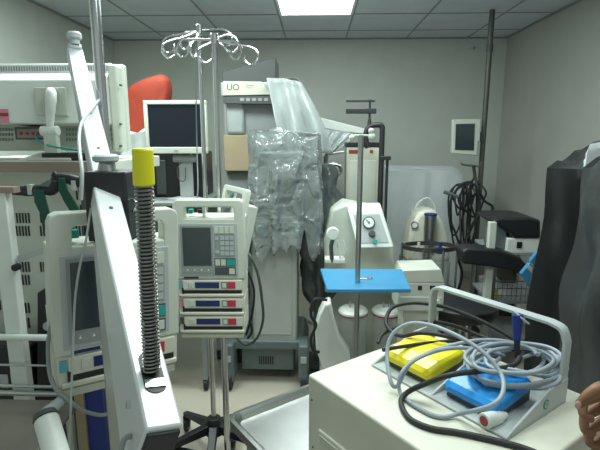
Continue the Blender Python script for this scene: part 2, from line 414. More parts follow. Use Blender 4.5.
m = MB(); m.box((W(470, 137, sy).x, sy+0.05, W(470, 142, sy).z), (pz.x, 3.94, W(470, 132, sy).z)); m.build('bracket', 'dgrey', t)
m = MB(); pbox(m, 477, 141, 479, 155, sy-0.004, 0.006); m.build('button_strip', 'grey', t)
# wall plug mark
m = MB(); m.box((W(474, 48, YB).x-0.03, YB-0.006, W(474, 48, YB).z-0.004), (W(474, 48, YB).x+0.03, YB, W(474, 48, YB).z+0.004)); m.box((W(474, 48, YB).x-0.004, YB-0.012, W(474, 48, YB).z-0.02), (W(474, 48, YB).x+0.004, YB, W(474, 48, YB).z+0.02))
tagp(m.build('wall_fixing', 'grey'), 'tiny cross-shaped fixing high on the back wall beside the pole', 'wall fixing')

# tall covered machine behind the centre (header panel, grey body)
YA = 3.3
t = thing('anaesthesia_machine', 'tall grey machine with cream header panel behind the centre IV poles', 'medical machine', (W(255, 300, YA).x, YA, 0))
xa, xb = W(222, 150, YA).x, W(296, 150, YA).x
zt = W(250, 81.5, YA).z
MB().box((xa, YA+0.10, 0.12), (xb, YA+0.55, zt-0.11)).build('body', 'grey', t, bev=0.01)
m = MB(); m.box((xa, YA+0.02, W(250, 96, YA).z), (xb, YA+0.5, zt)); m.build('header', 'lgrey', t, bev=0.008)
m = MB(); pprism(m, [(223, 81), (262, 81.5), (271, 94.5), (223, 95.5)], YA, 0.021, 0); hd = m.build('header_plate', ['beige'], t, bev=0.002)
c = W(233, 87.5, YA-0.001); text('lettering', 'UO', 0.058, Matrix.Translation(c) @ RX90, 'dgrey', t)
m = MB(); pbox(m, 246, 85, 254, 86.2, YA-0.001, 0.003); pbox(m, 246, 87.4, 252, 88.2, YA-0.001, 0.003); m.build('print_lines', 'grey', t)
m = MB(); pprism(m, [(223, 96), (284, 95), (283, 104), (223, 103)], YA+0.01, 0.08); m.build('trim_strip', 'dgrey', t)
m = MB()
for x in (240, 246, 252, 258, 264): pbox(m, x, 98, x+4, 101, YA+0.006, 0.01)
m.build('vent', 'grey', t)
m = MB(); pbox(m, 224, 135, 250, 171, YA+0.04, 0.08); m.build('side_panel', 'cardboard', t, bev=0.004, label='tan side panel')
m = MB(); pbox(m, 226, 100, 244, 134, YA+0.06, 0.05); m.build('reservoir_bag', 'milky', t, bev=0.02)
m = MB()
for sx in (xa+0.06, xb-0.06):
    for syy in (YA+0.16, YA+0.5): caster(m, sx, syy, 0.04, 0.03)
    m.box((sx-0.02, YA+0.12, 0.09), (sx+0.02, YA+0.54, 0.125), 0)
m.build('castered_base', ['dgrey', 'rubber'], t)
# dark wedge-shaped lid on its top
m = MB(); p0 = W(222, 77, YA+0.05); p1 = W(275.5, 80, YA+0.05); p2 = W(275.5, 57.5, YA+0.05); p3 = W(268, 59, YA+0.05); p4 = W(222, 72, YA+0.05)
zz = zt+0.001
m.prism([(p0.x, p0.y, zz), (p1.x, p1.y, zz), p2, p3, p4], (0, 0.30, 0))
tagp(m.build('wedge_cushion', 'dgrey', bev=0.006), 'dark grey wedge lying on top of the tall machine', 'wedge')
# milky plastic hanging over its right shoulder
YD = YA-.12
q = [W(268, 81, YD+.1), W(296, 80, YD+.1), W(322, 92, YD+.12), W(322, 86, YD+.5), W(268, 79, YD+.5)]
q = [(W(266, 80, YD).x, YD, zt+0.012), (W(306, 80, YD).x, YD, zt+0.012), (W(318, 84, YD).x, YD+0.05, zt-0.03), (W(318, 84, YD).x, YD+0.6, zt-0.03), (W(266, 80, YD).x, YD+0.6, zt+0.012)]
q = [Vector(v) for v in q]
rings = []
for j in range(15):
    tt = j/14; rg = []
    for k in range(49):
        s_ = k/48   # path: left edge on top -> over right shoulder -> hanging
        xx = W(268, 80, YD).x + (W(299, 80, YD).x-W(268, 80, YD).x)*min(1, s_/0.45) if s_ < 0.45 else W(299, 80, YD).x+0.13*math.sin(min(1, (s_-0.45)/0.55)*math.pi/2)+0.03*(s_-0.45)
        z = zt+0.006 - (0.0 if s_ < 0.40 else (s_-0.40)**1.5*1.25)
        y = YD + 0.62*tt
        nz = noise.noise(Vector((xx*8, y*8, z*6)))*0.018
        rg.append(Vector((xx+nz*0.6, y, z+nz)))
    rings.append(rg)
m = MB(); vs = [[m.bm.verts.new(p) for p in rg] for rg in rings]
for j in range(14):
    for k in range(48): m.bm.faces.new((vs[j][k], vs[j][k+1], vs[j+1][k+1], vs[j+1][k]))
# front flap of the same sheet
fl = []
for j in range(16):
    tt = j/15; rg = []
    for k in range(25):
        s_ = k/24
        x = W(267, 80, YD).x + s_*(W(302, 80, YD).x-W(267, 80, YD).x) + tt*0.10+0.11*s_*math.sin(tt*1.57)
        z = zt+0.004-tt*0.46-0.03*s_**3
        y = YD-0.03-0.03*tt-0.045*(.3+tt)*math.sin(s_*15+1+2*tt)+0.02*noise.noise(Vector((s_*5, tt*4, 2)))
        rg.append(m.bm.verts.new((x, y, z)))
    fl.append(rg)
for j in range(15):
    for k in range(24): m.bm.faces.new((fl[j][k], fl[j][k+1], fl[j+1][k+1], fl[j+1][k]))
tagp(m.build('plastic_cover', 'milky', solid=0.002), 'milky plastic sheet hanging from the right shoulder of the tall machine', 'plastic sheet')

# clear-plastic-wrapped ventilator on its grey castered base
YV = 2.75
vx0, vx1 = W(252, 280, YV).x, W(297, 280, YV).x
t = thing('ventilator', 'white ventilator cart on a grey castered base under clear plastic', 'ventilator', ((vx0+vx1)/2, YV, 0))
zb0 = W(275, 345, YV).z
MB().box((vx0, YV, zb0), (vx1, YV+0.34, W(275, 232, YV).z)).build('cabinet', 'ventgrey', t, bev=0.012)
m = MB(); pbox(m, 255, 252, 292, 335, YV-0.006, 0.012); m.build('door', 'ventgrey', t, bev=0.004)
m = MB(); pbox(m, 252, 217, 299, 236, YV-0.03, 0.38); m.build('control_panel', 'ventgrey', t, bev=0.008)
m = MB()
for (x0_, y0_, x1_, y1_, k) in ((268, 222, 276, 231, 0), (279, 223, 282, 226, 1), (284, 223, 287, 226, 1), (279, 228, 282, 231, 1), (285, 229, 289, 232, 1), (291, 224, 295, 231, 2), (256, 223, 265, 226, 2)): pbox(m, x0_, y0_, x1_, y1_, YV-0.034, 0.01, k)
m.build('control', ['grey', 'black', 'teal'], t)
m = MB(); pbox(m, 258, 152, 304, 216, YV+0.02, 0.26); m.build('head_unit', 'grey', t, bev=0.01)
m = MB(); pbox(m, 261, 160, 289, 172, YV+0.012, 0.01); m.build('display', 'grey', t)
m = MB()
pbox(m, 261, 176, 290, 188, YV+0.008, 0.02, 1)
for k in range(4): a_ = W(265+k*7, 182, YV); m.cyl((a_.x, YV+0.02, a_.z), (a_.x, YV-0.012, a_.z), 0.013, m=0)
pbox(m, 262, 192, 288, 212, YV+0.008, 0.015, 1); pbox(m, 292, 166, 302, 200, YV+0.008, 0.02, 2)
for k in range(3): a_ = W(267+k*8, 201, YV); m.cyl((a_.x, YV+0.02, a_.z), (a_.x, YV-0.006, a_.z), 0.016, m=2 if k == 1 else 0)
m.build('knob_panel', ['dgrey', 'grey', 'petrol'], t)
gb = MB(); bx0, bx1 = W(226, 330, YV).x, W(308, 330, YV).x
gb.prism([(bx0+0.03, YV-0.02, 0.30), (bx1-0.03, YV-0.02, 0.30), (bx1, YV-0.02, 0.22), (bx1, YV-0.02, 0.16), (bx1-0.07, YV-0.02, 0.24), (bx0+0.07, YV-0.02, 0.24), (bx0, YV-0.02, 0.16), (bx0, YV-0.02, 0.22)], (0, 0.42, 0))
gb.build('base_frame', 'petrol', t, bev=0.012, bseg=3)
m = MB(); m.box((bx0+0.09, YV+0.03, 0.08), (bx1-0.09, YV+0.34, 0.245)); m.build('base_box', 'petrol', t, bev=0.005)
m = MB()
for k in range(7): m.box((bx0+0.20+k*0.014, YV+0.024, 0.12), (bx0+0.207+k*0.014, YV+0.031, 0.17))
m.build('vent', 'black', t)
for sx in (bx0+0.025, bx1-0.025):
    g_ = MB(); g_.loft([[Vector((sx+dx, YV-0.09+dy, z)) for dx, dy in ((-0.032, 0), (0.032, 0), (0.032, 0.16), (-0.032, 0.16))] for z in (0.05, 0.15, 0.24, 0.30)])
    lg = g_.build('leg', 'petrol', t, bev=0.014, bseg=3)
    g_ = MB(); g_.cyl((sx-0.018, YV-0.06, 0.055), (sx+0.018, YV-0.06, 0.055), 0.055); g_.build('caster', 'rubber', lg)
    g_ = MB(); g_.cyl((sx-0.018, YV+0.30, 0.055), (sx+0.018, YV+0.30, 0.055), 0.055); g_.box((sx-0.012, YV+0.29, 0.08), (sx+0.012, YV+0.31, 0.25)); g_.build('caster', 'rubber', lg)
    g_ = MB(); g_.box((sx-0.018, YV-0.096, 0.19), (sx+0.018, YV-0.088, 0.23)); g_.build('brake_tab', 'lgrey', lg)
# clear plastic hood
yf = YV-0.06
tp = [W(248, 129, yf), W(318, 134, yf), W(318, 134, yf)+Vector((0.02, 0.40, 0.0)), W(248, 129, yf)+Vector((0, 0.40, 0))]
o = drape(tp, W(270, 250, yf).z, 0.03, 15, 0.016, N=240, lev=30, wr=0.016, seed=11, zvar=0.3).build('plastic_cover', 'plastic', solid=0.0012)
tagp(o, 'clear crinkled plastic hood over the head of the ventilator', 'plastic cover')
# bunched dark plastic hanging at right of ventilator
ax, ay = W(322, 230, 2.86).x, 2.95
rings = []
for j in range(27):
    tt = j/26; z = W(318, 165, 2.86).z*(1-tt)+0.42*tt
    rr = 0.055+0.085*math.sin(math.pi*min(1, tt*1.05))**0.7
    cxo = 0.02*math.sin(tt*3)-0.02
    rings.append([Vector((ax+cxo+(rr+0.016*math.sin(5*a_+4*tt)+0.05*noise.noise(Vector((math.cos(a_)*2.2, math.sin(a_)*2.2, tt*9))))*math.cos(a_), ay+(rr*0.8+0.016*math.sin(5*a_+4*tt)+0.03*noise.noise(Vector((math.cos(a_)*2.2, math.sin(a_)*2.2, tt*9+3))))*math.sin(a_), z)) for a_ in [2*math.pi*k/56 for k in range(56)]])
t = thing('wrapped_machine', 'narrow unit wrapped in dark crinkled plastic at right of the ventilator', 'wrapped machine', (ax, ay, 0))
MB().loft(rings).build('plastic_wrap', 'plasticdark', t)
m = MB(); m.box((ax-0.05, ay-0.05, 0.07), (ax+0.05, ay+0.05, 0.9)); m.box((ax-0.1, ay-0.1, 0.055), (ax+0.1, ay+0.1, 0.08))
for dx in (-.08, .08):
    for dy in (-.08, .08): m.ball((ax+dx, ay+dy, 0.028), 0.028)
m.build('castered_base', 'dgrey', t)

# slanting white panel with shiny sheet behind the ventilator
YP = 3.62
t = thing('examination_lamp', 'slanting white canopy under shiny plastic behind the beige tower', 'lamp', (W(330, 300, YP).x, YP, 0))
m = MB(); m.prism([W(300, 117, YP), W(322, 118, YP), W(366, 129, YP), W(366, 134, YP), W(345, 132, YP), W(300, 124, YP)], (0, 0.4, 0)); m.build('canopy', 'white', t, bev=0.004)
rings = []
m = MB(); G_ = []
for j in range(12):
    tt = j/11; rg = []
    for k in range(40):
        s_ = k/39; top_ = W(300+s_*58, 125+s_*9, YP-0.01); bot = W(300+s_*38, 168-s_*18, YP-0.10)
        p = top_.lerp(bot, tt); p.y += 0.02*math.sin(s_*34+tt*3)*(0.3+tt); rg.append(m.bm.verts.new(p))
    G_.append(rg)
for j in range(11):
    for k in range(39): m.bm.faces.new((G_[j][k], G_[j][k+1], G_[j+1][k+1], G_[j+1][k]))
m.build('plastic_skirt', 'milky', t, solid=0.002)
xx = W(325, 300, YP).x
MB().cyl((xx, YP+0.2, 0.03), (xx, YP+0.2, W(325, 120, YP).z), 0.02).build('post', 'steel', t)
MB().cyl((xx, YP+0.2, 0.0), (xx, YP+0.2, 0.03), 0.16).build('base', 'lgrey', t, bev=0.004)
m = MB(); a_ = W(322, 154, 3.3)
m.tube([(xx, YP+0.2, a_.z), (xx+0.01, 3.3, a_.z), W(344, 152, 3.3)], 0.008, 8); m.tube([W(322, 167, 3.3), W(333, 164, 3.3), W(341, 166, 3.3)], 0.012, 8, smooth=4); m.tube([W(338, 163, 3.3), W(341, 172, 3.3), W(334, 176, 3.3)], 0.01, 8, smooth=4); m.tube([(xx, YP+0.2, W(322, 167, 3.3).z), W(322, 167, 3.3)], 0.008, 8)
m.build('side_arm', 'steel', t)

# beige tower
YT = 3.25
t = thing('beige_tower', 'tall beige cabinet with black top and small red label behind the chrome pole', 'cabinet', (W(361, 300, YT).x, YT, 0))
x0_, x1_ = W(346, 190, YT).x, W(378, 190, YT).x; zt_ = W(361, 147, YT).z
MB().box((x0_, YT, 0.02), (x1_, YT+0.2, zt_)).build('case', 'beige', t, bev=0.006)
m = MB(); m.box((x0_-0.004, YT-0.004, zt_), (x1_+0.004, YT+0.204, zt_+0.03)); m.build('top_cap', 'black', t, bev=0.003)
m = MB(); pbox(m, 349, 150, 358, 153.5, YT-0.003, 0.004); m.build('maker_label', 'redlabel', t)
m = MB(); pbox(m, 370, 150, 373, 153, YT-0.003, 0.004); m.build('indicator', 'redlabel', t)
m = MB(); m.box((x0_+0.02, YT-0.003, 0.25), (x1_-0.02, YT+0.001, zt_-0.09)); m.build('front_panel', 'offwhite', t, bev=0.002)
MB().box((x0_-0.03, YT-0.04, 0), (x1_+0.03, YT+0.24, 0.02)).build('foot', 'dgrey', t)
# black bent tube stand with T bars
YK = 3.06
t = thing('tube_stand', 'black bent-tube stand with two crossbars on top behind the blue tray', 'stand', (W(382, 300, YK).x, YK, 0))
V = lambda x, y: W(x, y, YK)
xp = W(381, 170, YK).x
m = MB(); m.tube([V(368, 148), V(366, 140), V(366.5, 131), V(371, 126), V(376, 125), V(381, 125.5), (xp, YK, V(383, 131).z), (xp, YK, V(383, 150).z), (xp, YK, 0.03)], 0.017, 12, smooth=6)
m.build('bent_tube', 'black', t)
xq = W(387, 170, YK).x
MB().cyl((xq, YK+0.0, 0.03), (xq, YK, V(387, 157).z), 0.009).build('support_rod', 'black', t)
m = MB(); m.box((xp-0.01, YK-0.02, V(387, 158).z-0.012), (xq+0.02, YK+0.02, V(387, 158).z+0.012)); m.build('clamp', 'black', t, bev=0.003)
m = MB(); m.cyl(V(369.5, 127), V(369.5, 119), 0.016, 0.010); m.cyl(V(369.5, 119), V(370, 99.5), 0.007); m.build('stem', 'black', t)
m = MB(); pbox(m, 346, 108.5, 376.5, 113.5, YK-0.015, 0.03); m.build('crossbar', 'black', t, bev=0.004)
m = MB(); pbox(m, 346, 100, 375, 102, YK-0.008, 0.016); m.build('crossbar', 'black', t, bev=0.002)
m = MB()
for s_ in (-1, 1): m.box((xp-0.02+s_*0.0-0.015, YK-0.07, 0.0), (xp+0.02, YK+0.07, 0.03)) if s_ == 1 else m.box((xp-0.13, YK-0.02, 0.0), (xq+0.06, YK+0.02, 0.029))
m.build('base', 'black', t)

# chrome pole with blue tray
YB2 = 2.15
pb = W(361, 135, YB2)
t = thing('tray_stand', 'chrome pole stand carrying a flat blue tray in front of the suction machine', 'tray stand', (pb.x, YB2, 0))
MB().cyl((pb.x, YB2, 0.04), (pb.x, YB2, pb.z), 0.0125).build('pole', 'steel', t)
m = MB(); c = Vector((pb.x, YB2, pb.z))
m.cyl(c+Vector((-0.03, 0, -0.002)), c+Vector((0.035, 0, -0.002)), 0.004); m.ball(c+Vector((-0.04, 0, -0.012)), 0.014); m.ball(c+Vector((0.048, 0, -0.008)), 0.017); m.ball(c+Vector((0.045, 0, 0.018)), 0.013)
m.build('top_knobs', 'offwhite', t)
zt2 = W(360, 289, YB2-0.1).z
P4 = [WZ(320.5, 268.5, zt2), WZ(402, 269, zt2), WZ(411, 289, zt2), WZ(327, 289, zt2)]
m = MB(); m.prism([p-Vector((0, 0, 0.018)) for p in P4], (0, 0, 0.018)); m.build('tray', 'trayblue', t, bev=0.003)
m = MB(); c = WZ(364, 279, zt2); m.box((c.x-0.035, c.y-0.012, zt2), (c.x+0.04, c.y+0.02, zt2+0.006)); m.cyl((c.x-0.03, c.y, zt2+0.006), (c.x-0.03, c.y, zt2+0.009), 0.005); m.cyl((c.x+0.032, c.y, zt2+0.006), (c.x+0.032, c.y, zt2+0.009), 0.005); m.build('tray_plate', 'chrome', t, bev=0.001)
m = MB()
for k in range(4):
    a_ = R(45+90*k); m.tube([(pb.x, YB2, 0.06), (pb.x+0.14*math.cos(a_), YB2+0.14*math.sin(a_), 0.05), (pb.x+0.27*math.cos(a_), YB2+0.27*math.sin(a_), 0.022)], 0.012, 8); m.ball((pb.x+0.27*math.cos(a_), YB2+0.27*math.sin(a_), 0.02), 0.02)
m.cyl((pb.x, YB2, 0.04), (pb.x, YB2, 0.09), 0.022); m.build('base', 'steel', t)

# suction machine with gauge head
YS = 2.62
t = thing('suction_machine', 'white suction machine with a tilted gauge head and two jars behind the blue tray', 'suction machine', (W(362, 330, YS).x, YS, 0))
sx0, sx1 = W(326, 240, YS).x, W(398, 240, YS).x
m = MB()
prof = [(sx0, 0.62), (sx0-0.01, 0.95), (sx0+0.03, W(340, 213, YS).z), (sx0+0.11, W(340, 206, YS).z), (sx1-0.12, W(340, 212, YS).z), (sx1-0.03, 1.0), (sx1+0.01, 0.80), (sx1+0.03, 0.70), (sx1+0.03, 0.62)]
m.prism([(x, YS+0.10, z) for x, z in prof], (0, 0.26, 0)); m.build('body', 'offwhite', t, bev=0.02, bseg=3)
hp = [W(348.5, 212, YS), W(383, 211, YS), W(393, 246, YS), W(357, 247, YS)]
nrm = Vector((0, 0.11, 0.03)); m = MB(); m.prism([hp[0]+Vector((0, 0.03, 0)), hp[1]+Vector((0, 0.03, 0)), hp[2]-Vector((0, 0.04, 0)), hp[3]-Vector((0, 0.04, 0))], nrm); hd = m.build('gauge_head', 'white', t, bev=0.008, bseg=3)
def onhead(a, b, off=0.0):
    A = hp[0]+Vector((0, 0.03, 0)); B_ = hp[1]+Vector((0, 0.03, 0)); C_ = hp[2]-Vector((0, 0.04, 0)); D_ = hp[3]-Vector((0, 0.04, 0))
    p = A.lerp(B_, a).lerp(D_.lerp(C_, a), b); n = (B_-A).cross(D_-A).normalized()
    if n.y > 0: n = -n
    return p+n*off
m = MB(); q = [onhead(.12, .1), onhead(.88, .1), onhead(.9, .86), onhead(.12, .86)]; m.prism(q, onhead(0, 0, 0.003)-onhead(0, 0)); m.build('head_inlay', 'lgrey', hd, bev=0.001)
m = MB(); m.cyl(onhead(.5, .33, 0.0), onhead(.5, .33, 0.014), 0.035, m=0); m.cyl(onhead(.5, .33, 0.014), onhead(.5, .33, 0.015), 0.028, m=1); m.cyl(onhead(.5, .33, 0.015), onhead(.5, .33, 0.018), 0.005, m=0)
m.tube([onhead(.5, .33, .017), onhead(.44, .25, .017)], 0.002, 6, m=0); m.build('pressure_gauge', ['dgrey', 'white'], hd)
m = MB(); m.cyl(onhead(.5, .62, 0.0), onhead(.5, .62, 0.025), 0.020, 0.017); m.build('knob', 'dgrey', hd, bev=0.002)
m = MB(); m.cyl(onhead(.52, .83, 0.0), onhead(.52, .83, 0.016), 0.013); m.build('power_button', 'teal', hd, bev=0.002)
c = W(333, 234, YS-0.02)
m = MB(); m.cyl(c, c+Vector((0, 0.03, 0)), 0.037); m.build('filter_disc', 'white', t, bev=0.006)
m = MB(); m.tube([c+Vector((0.0, .015, -.03)), W(331, 246, YS), W(332, 262, YS)], 0.012, 10, m=0); m.tube([W(338, 243, YS), W(341, 262, YS)], 0.006, 8, m=1); m.tube([W(343, 240, YS), W(345, 250, YS), W(341, 262, YS)], 0.004, 8, m=1, smooth=4); pbox(m, 325, 260, 345, 263, YS-0.01, 0.1, 1)
m.build('filter_holder', ['dgrey', 'white'], t)
# cart below
ztop = 0.60
m = MB(); m.box((sx0-0.0, YS+0.17, ztop), (sx1+0.03, YS+0.36, ztop+0.025)); m.build('shelf', 'beige', t, bev=0.004)
m = MB()
for x in (sx0+0.0, sx1+0.03):
    for y in (YS+0.30,): m.box((x-0.012, y, 0.1), (x+0.012, y+0.03, ztop))
m.box((sx0, YS+0.31, 0.1), (sx1+0.03, YS+0.33, ztop)); m.build('back_panel', 'offwhite', t)
m = MB(); m.box((sx0-0.03, YS-0.08, 0.085), (sx1+0.06, YS+0.34, 0.13)); bs = m.build('base', 'offwhite', t, bev=0.012)
for dx in (sx0, sx1+0.03):
    for dy in (YS-0.04, YS+0.30):
        m = MB(); caster(m, dx, dy, 0.035); m.build('caster', ['dgrey', 'rubber'], bs)
# curved fender at left
m = MB(); yy = YS-0.085
pts = [(324, 305), (331, 303), (334, 320), (340, 340), (350, 355), (350, 368), (323, 370), (316, 350), (315, 330), (319, 315)]
m.prism([W(x, y, yy) for x, y in pts], (0, 0.12, 0)); m.build('fender', 'white', t, bev=0.012, bseg=3)
for cx, yy_ in ((352.5, YS+0.02), (386, YS+0.05)):
    c = W(cx, 380, yy_); rj = 15*yy_/470
    zj = W(cx, 316, yy_).z
    m = MB(); m.lathe((c.x, yy_+rj-0.02, 0), [(rj*0.9, 0.131), (rj, 0.15), (rj, zj-0.02), (rj*0.93, zj)], 40)
    j = m.build('jar', 'glass', t)
    m = MB(); m.lathe((c.x, yy_+rj-0.02, 0), [(rj*1.06, zj), (rj*1.06, zj+0.012), (rj*0.9, zj+0.026), (rj*0.3, zj+0.03)], 40, 0)
    m.cyl((c.x-0.02, yy_+rj-0.02, zj+0.03), (c.x-0.02, yy_+rj-0.02, zj+0.075), 0.006, m=1); m.cyl((c.x+0.015, yy_+rj-0.02, zj+0.03), (c.x+0.015, yy_+rj-0.02, zj+0.065), 0.008, m=1); m.lathe((c.x, yy_+rj-0.02, 0), [(rj*1.07, zj-0.008), (rj*1.07, zj+0.001)], 40, 2)
    m.build('jar_lid', ['white', 'steel', 'redlabel'], j)
    m = MB()
    for k in range(8): m.box((c.x-0.004, yy_-0.0225, 0.2+k*0.035), (c.x+0.012, yy_-0.0205, 0.203+k*0.035))
    m.build('scale_marks', 'dgrey', j)
m = MB(); m.tube([W(327, 300, YS-.1), W(314, 300, YS-.12), W(311, 315, YS-.12), W(316, 325, YS-.12), W(311, 338, YS-.12), W(313, 350, YS-.12), W(319, 352, YS-.1)], 0.009, 8, smooth=6); m.build('hose', 'rubber', t)

# second suction machine with jar rack, right of centre
YR = 3.15
t = thing('dome_suction_machine', 'beige dome-shaped suction machine standing behind the metal jar rack', 'suction machine', (W(427, 300, YR+.3).x, YR+.3, 0))
m = MB(); yy = YR+0.22
pts = [(405, 262), (407, 245), (411, 228), (418, 214), (427, 210), (436, 211), (444, 222), (449, 240), (451, 262)]
m.prism([W(x, y, yy) for x, y in pts], (0, 0.22, 0)); m.build('dome_case', 'cream', t, bev=0.03, bseg=3)
m = MB(); c = W(414.5, 225, yy-0.001); m.cyl(c+Vector((0, -.012, 0)), c+Vector((0, .01, 0)), 0.026, m=0); m.cyl(c+Vector((0, -.014, 0)), c+Vector((0, -.010, 0)), 0.019, m=1); m.build('gauge', ['petrol', 'white'], t)
m = MB(); m.tube([W(412, 222, yy+.1), W(417, 205, yy+.1), W(427, 198, yy+.1), W(434, 204, yy+.1), W(436, 213, yy+.1)], 0.006, 8, smooth=6); m.build('handle', 'offwhite', t)
m = MB(); x0_, x1_ = W(405, 262, yy).x, W(451, 262, yy).x; z0_ = W(427, 262, yy).z
m.box((x0_, yy+0.01, 0.1), (x1_, yy+0.24, z0_)); m.build('pedestal', 'grey', t, bev=0.005)
m = MB()
for x in (x0_+.03, x1_-.03):
    for y in (yy+.04, yy+.2): caster(m, x, y, 0.038)
m.build('casters', ['dgrey', 'rubber'], t)
t = thing('jar_rack', 'dark metal ring rack on steel posts holding glass jars at right of the suction machine', 'rack', (W(432, 300, YR-.1).x, YR-.1, 0))
cx = W(431, 245, YR-.05); rx = 27*YR/470; c0 = Vector((cx.x, YR-.02, W(431, 246, YR).z))
ringp = lambda z, s_=1: [(c0.x+rx*s_*math.cos(a_), c0.y+rx*0.62*s_*math.sin(a_), z) for a_ in [2*math.pi*k/48 for k in range(48)]]
for dz in (0.0, -0.30):
    m = MB(); m.loft([ringp(c0.z+dz+0.014), ringp(c0.z+dz-0.014), ringp(c0.z+dz-0.014, 0.93), ringp(c0.z+dz+0.014, 0.93)], closed=True); m.build('ring', 'darksteel', t)
for a_ in (R(180), R(0), R(250), R(290), R(90)):
    p = Vector((c0.x+rx*1.03*math.cos(a_), c0.y+rx*0.64*math.sin(a_), 0)); m = MB(); m.cyl((p.x, p.y, 0.02), (p.x, p.y, c0.z+(0.03 if abs(math.cos(a_)) > .9 else 0)), 0.008); m.cyl((p.x, p.y, 0), (p.x, p.y, 0.02), 0.02); m.build('post', 'chrome', t)
m = MB(); m.lathe((c0.x, c0.y, 0), [(rx*0.92, c0.z-0.33), (rx*0.92, c0.z-0.315)], 40, 0, 1, .62); m.build('bottom_plate', 'darksteel', t)
for k, (dx, r_) in enumerate(((-0.075, 0.055), (0.07, 0.055))):
    o_ = thing('glass_jar', 'glass jar with a %s lid in the left half of the metal ring rack' % 'blue' if k == 0 else 'glass jar with blue lid in the right half of the metal ring rack', 'jar', (c0.x+dx, c0.y, c0.z-0.314))
    if k == 0: o_['label'] = 'glass jar with pale lid in the left half of the metal ring rack'
    m = MB(); m.lathe((c0.x+dx, c0.y, c0.z-0.314), [(r_*.9, 0), (r_, 0.01), (r_, 0.22), (r_*.7, 0.26), (r_*.6, 0.28)], 32); m.build('glass', 'glass', o_)
    m = MB(); m.lathe((c0.x+dx, c0.y, c0.z-0.314), [(r_*.66, 0.272), (r_*.66, 0.30), (r_*.3, 0.31)], 32); m.cyl((c0.x+dx, c0.y, c0.z), (c0.x+dx, c0.y, c0.z+0.03), 0.01); m.build('lid', 'deepblue' if k else 'offwhite', o_)
# steel cylinder standing inside dome
m = MB(); c = W(432, 216, YR+.12); zt3 = c.z
t = thing('steel_canister', 'small steel canister on a rod rising above the metal ring rack', 'canister', (c.x, YR+.12, 0))
m.cyl((c.x, YR+.16, zt3-0.22), (c.x, YR+.16, zt3), 0.042); m.build('canister_body', 'steel', t, bev=0.004)
MB().cyl((c.x, YR+.16, zt3), (c.x, YR+.16, zt3+.01), 0.046).build('lid', 'deepblue', t)
MB().cyl((c.x, YR+.16, 0.02), (c.x, YR+.16, zt3-0.22), 0.01).build('rod', 'steel', t)
MB().cyl((c.x, YR+.16, 0.0), (c.x, YR+.16, 0.02), 0.05).build('foot', 'steel', t)

# small beige box unit with two black sockets, on a post
YX = 2.45
t = thing('power_unit', 'small beige box with two black sockets between blue tray and jar rack', 'device', (W(420, 300, YX).x, YX, 0))
m = MB(); m.prism([W(398, 283, YX), W(403, 270, YX), W(441, 269, YX), W(445, 283, YX)], (0, 0.2, 0)); m.build('sloping_top', 'offwhite', t, bev=0.006)
m = MB(); pbox(m, 398, 283, 444, 311, YX, 0.2); m.build('box', 'offwhite', t, bev=0.004)
m = MB(); pbox(m, 418, 286, 422, 290, YX-0.004, 0.01); pbox(m, 430, 286, 435, 289.5, YX-0.004, 0.01); m.build('socket', 'black', t)
m = MB(); pbox(m, 400, 297, 442, 298.5, YX-0.003, 0.006); m.build('edge_strip', 'white', t)
c = W(438, 301, YX); MB().cyl((c.x, YX-0.015, c.z), (c.x, YX+0.01, c.z), 0.011).build('knob', 'white', t)
xx0, xx1 = W(404, 311, YX).x, W(440, 311, YX).x; zz = W(420, 311, YX).z
MB().box((xx0, YX+0.02, 0.05), (xx1, YX+0.18, zz)).build('stand', 'beige', t, bev=0.004)
MB().box((xx0-.04, YX-0.02, 0), (xx1+.04, YX+0.22, 0.05)).build('foot', 'dgrey', t, bev=0.004)

# black cables hung on the pole hook
for i, lab in enumerate(('black cable loops hanging from the hook arm of the tall pole', 'long black cable trailing below the hook arm of the tall pole', 'black lead with a green clip beside the tall pole')):
    rnd = random.Random(40+i); m = MB(); yy = 3.86-0.05*i
    if i == 0:
        for k in range(9):
            x0_ = 455+rnd.random()*20; w_ = 3+rnd.random()*9; d_ = 18+rnd.random()*42
            m.tube([W(x0_+w_*.2, 184, yy), W(x0_-w_, 192+rnd.random()*8, yy), W(x0_-w_*.8, 184+d_, yy-.015*k), W(x0_+2-4*rnd.random(), 190+d_, yy), W(x0_+w_*.8, 184+d_*.6, yy), W(x0_+w_, 188+rnd.random()*6, yy-.012*k)], 0.0075, 7, closed=True, smooth=6)
        m.tube([W(473, 166, 3.93), W(474, 178, 3.9), W(468, 184, yy)], 0.009, 7, smooth=5)
    elif i == 1:
        m.tube([W(474, 166, 3.93), W(477, 185, yy), W(484, 200, yy), W(492, 206, yy), W(491, 212, yy), W(480, 214, yy), W(474, 222, yy), W(466, 240, yy), W(458, 255, yy-.2), W(462, 275, yy-.2), W(455, 300, yy-.2)], 0.011, 7, smooth=6)
        m.tube([W(472, 182, yy), W(470, 200, yy), W(476, 225, yy), W(469, 250, yy)], 0.009, 7, smooth=6)
    else:
        m.tube([W(473, 182, yy), W(462, 184, yy), W(452, 197, yy), W(449, 215, yy), W(455, 232, yy), W(460, 246, yy)], 0.009, 7, smooth=6)
        m.tube([W(444, 192, yy), W(451, 194, yy), W(458, 197, yy)], 0.015, 8, m=1, smooth=4)
    tagp(m.build('cable', ['rubber', 'petrol'] if i == 2 else 'rubber'), lab, 'cable')

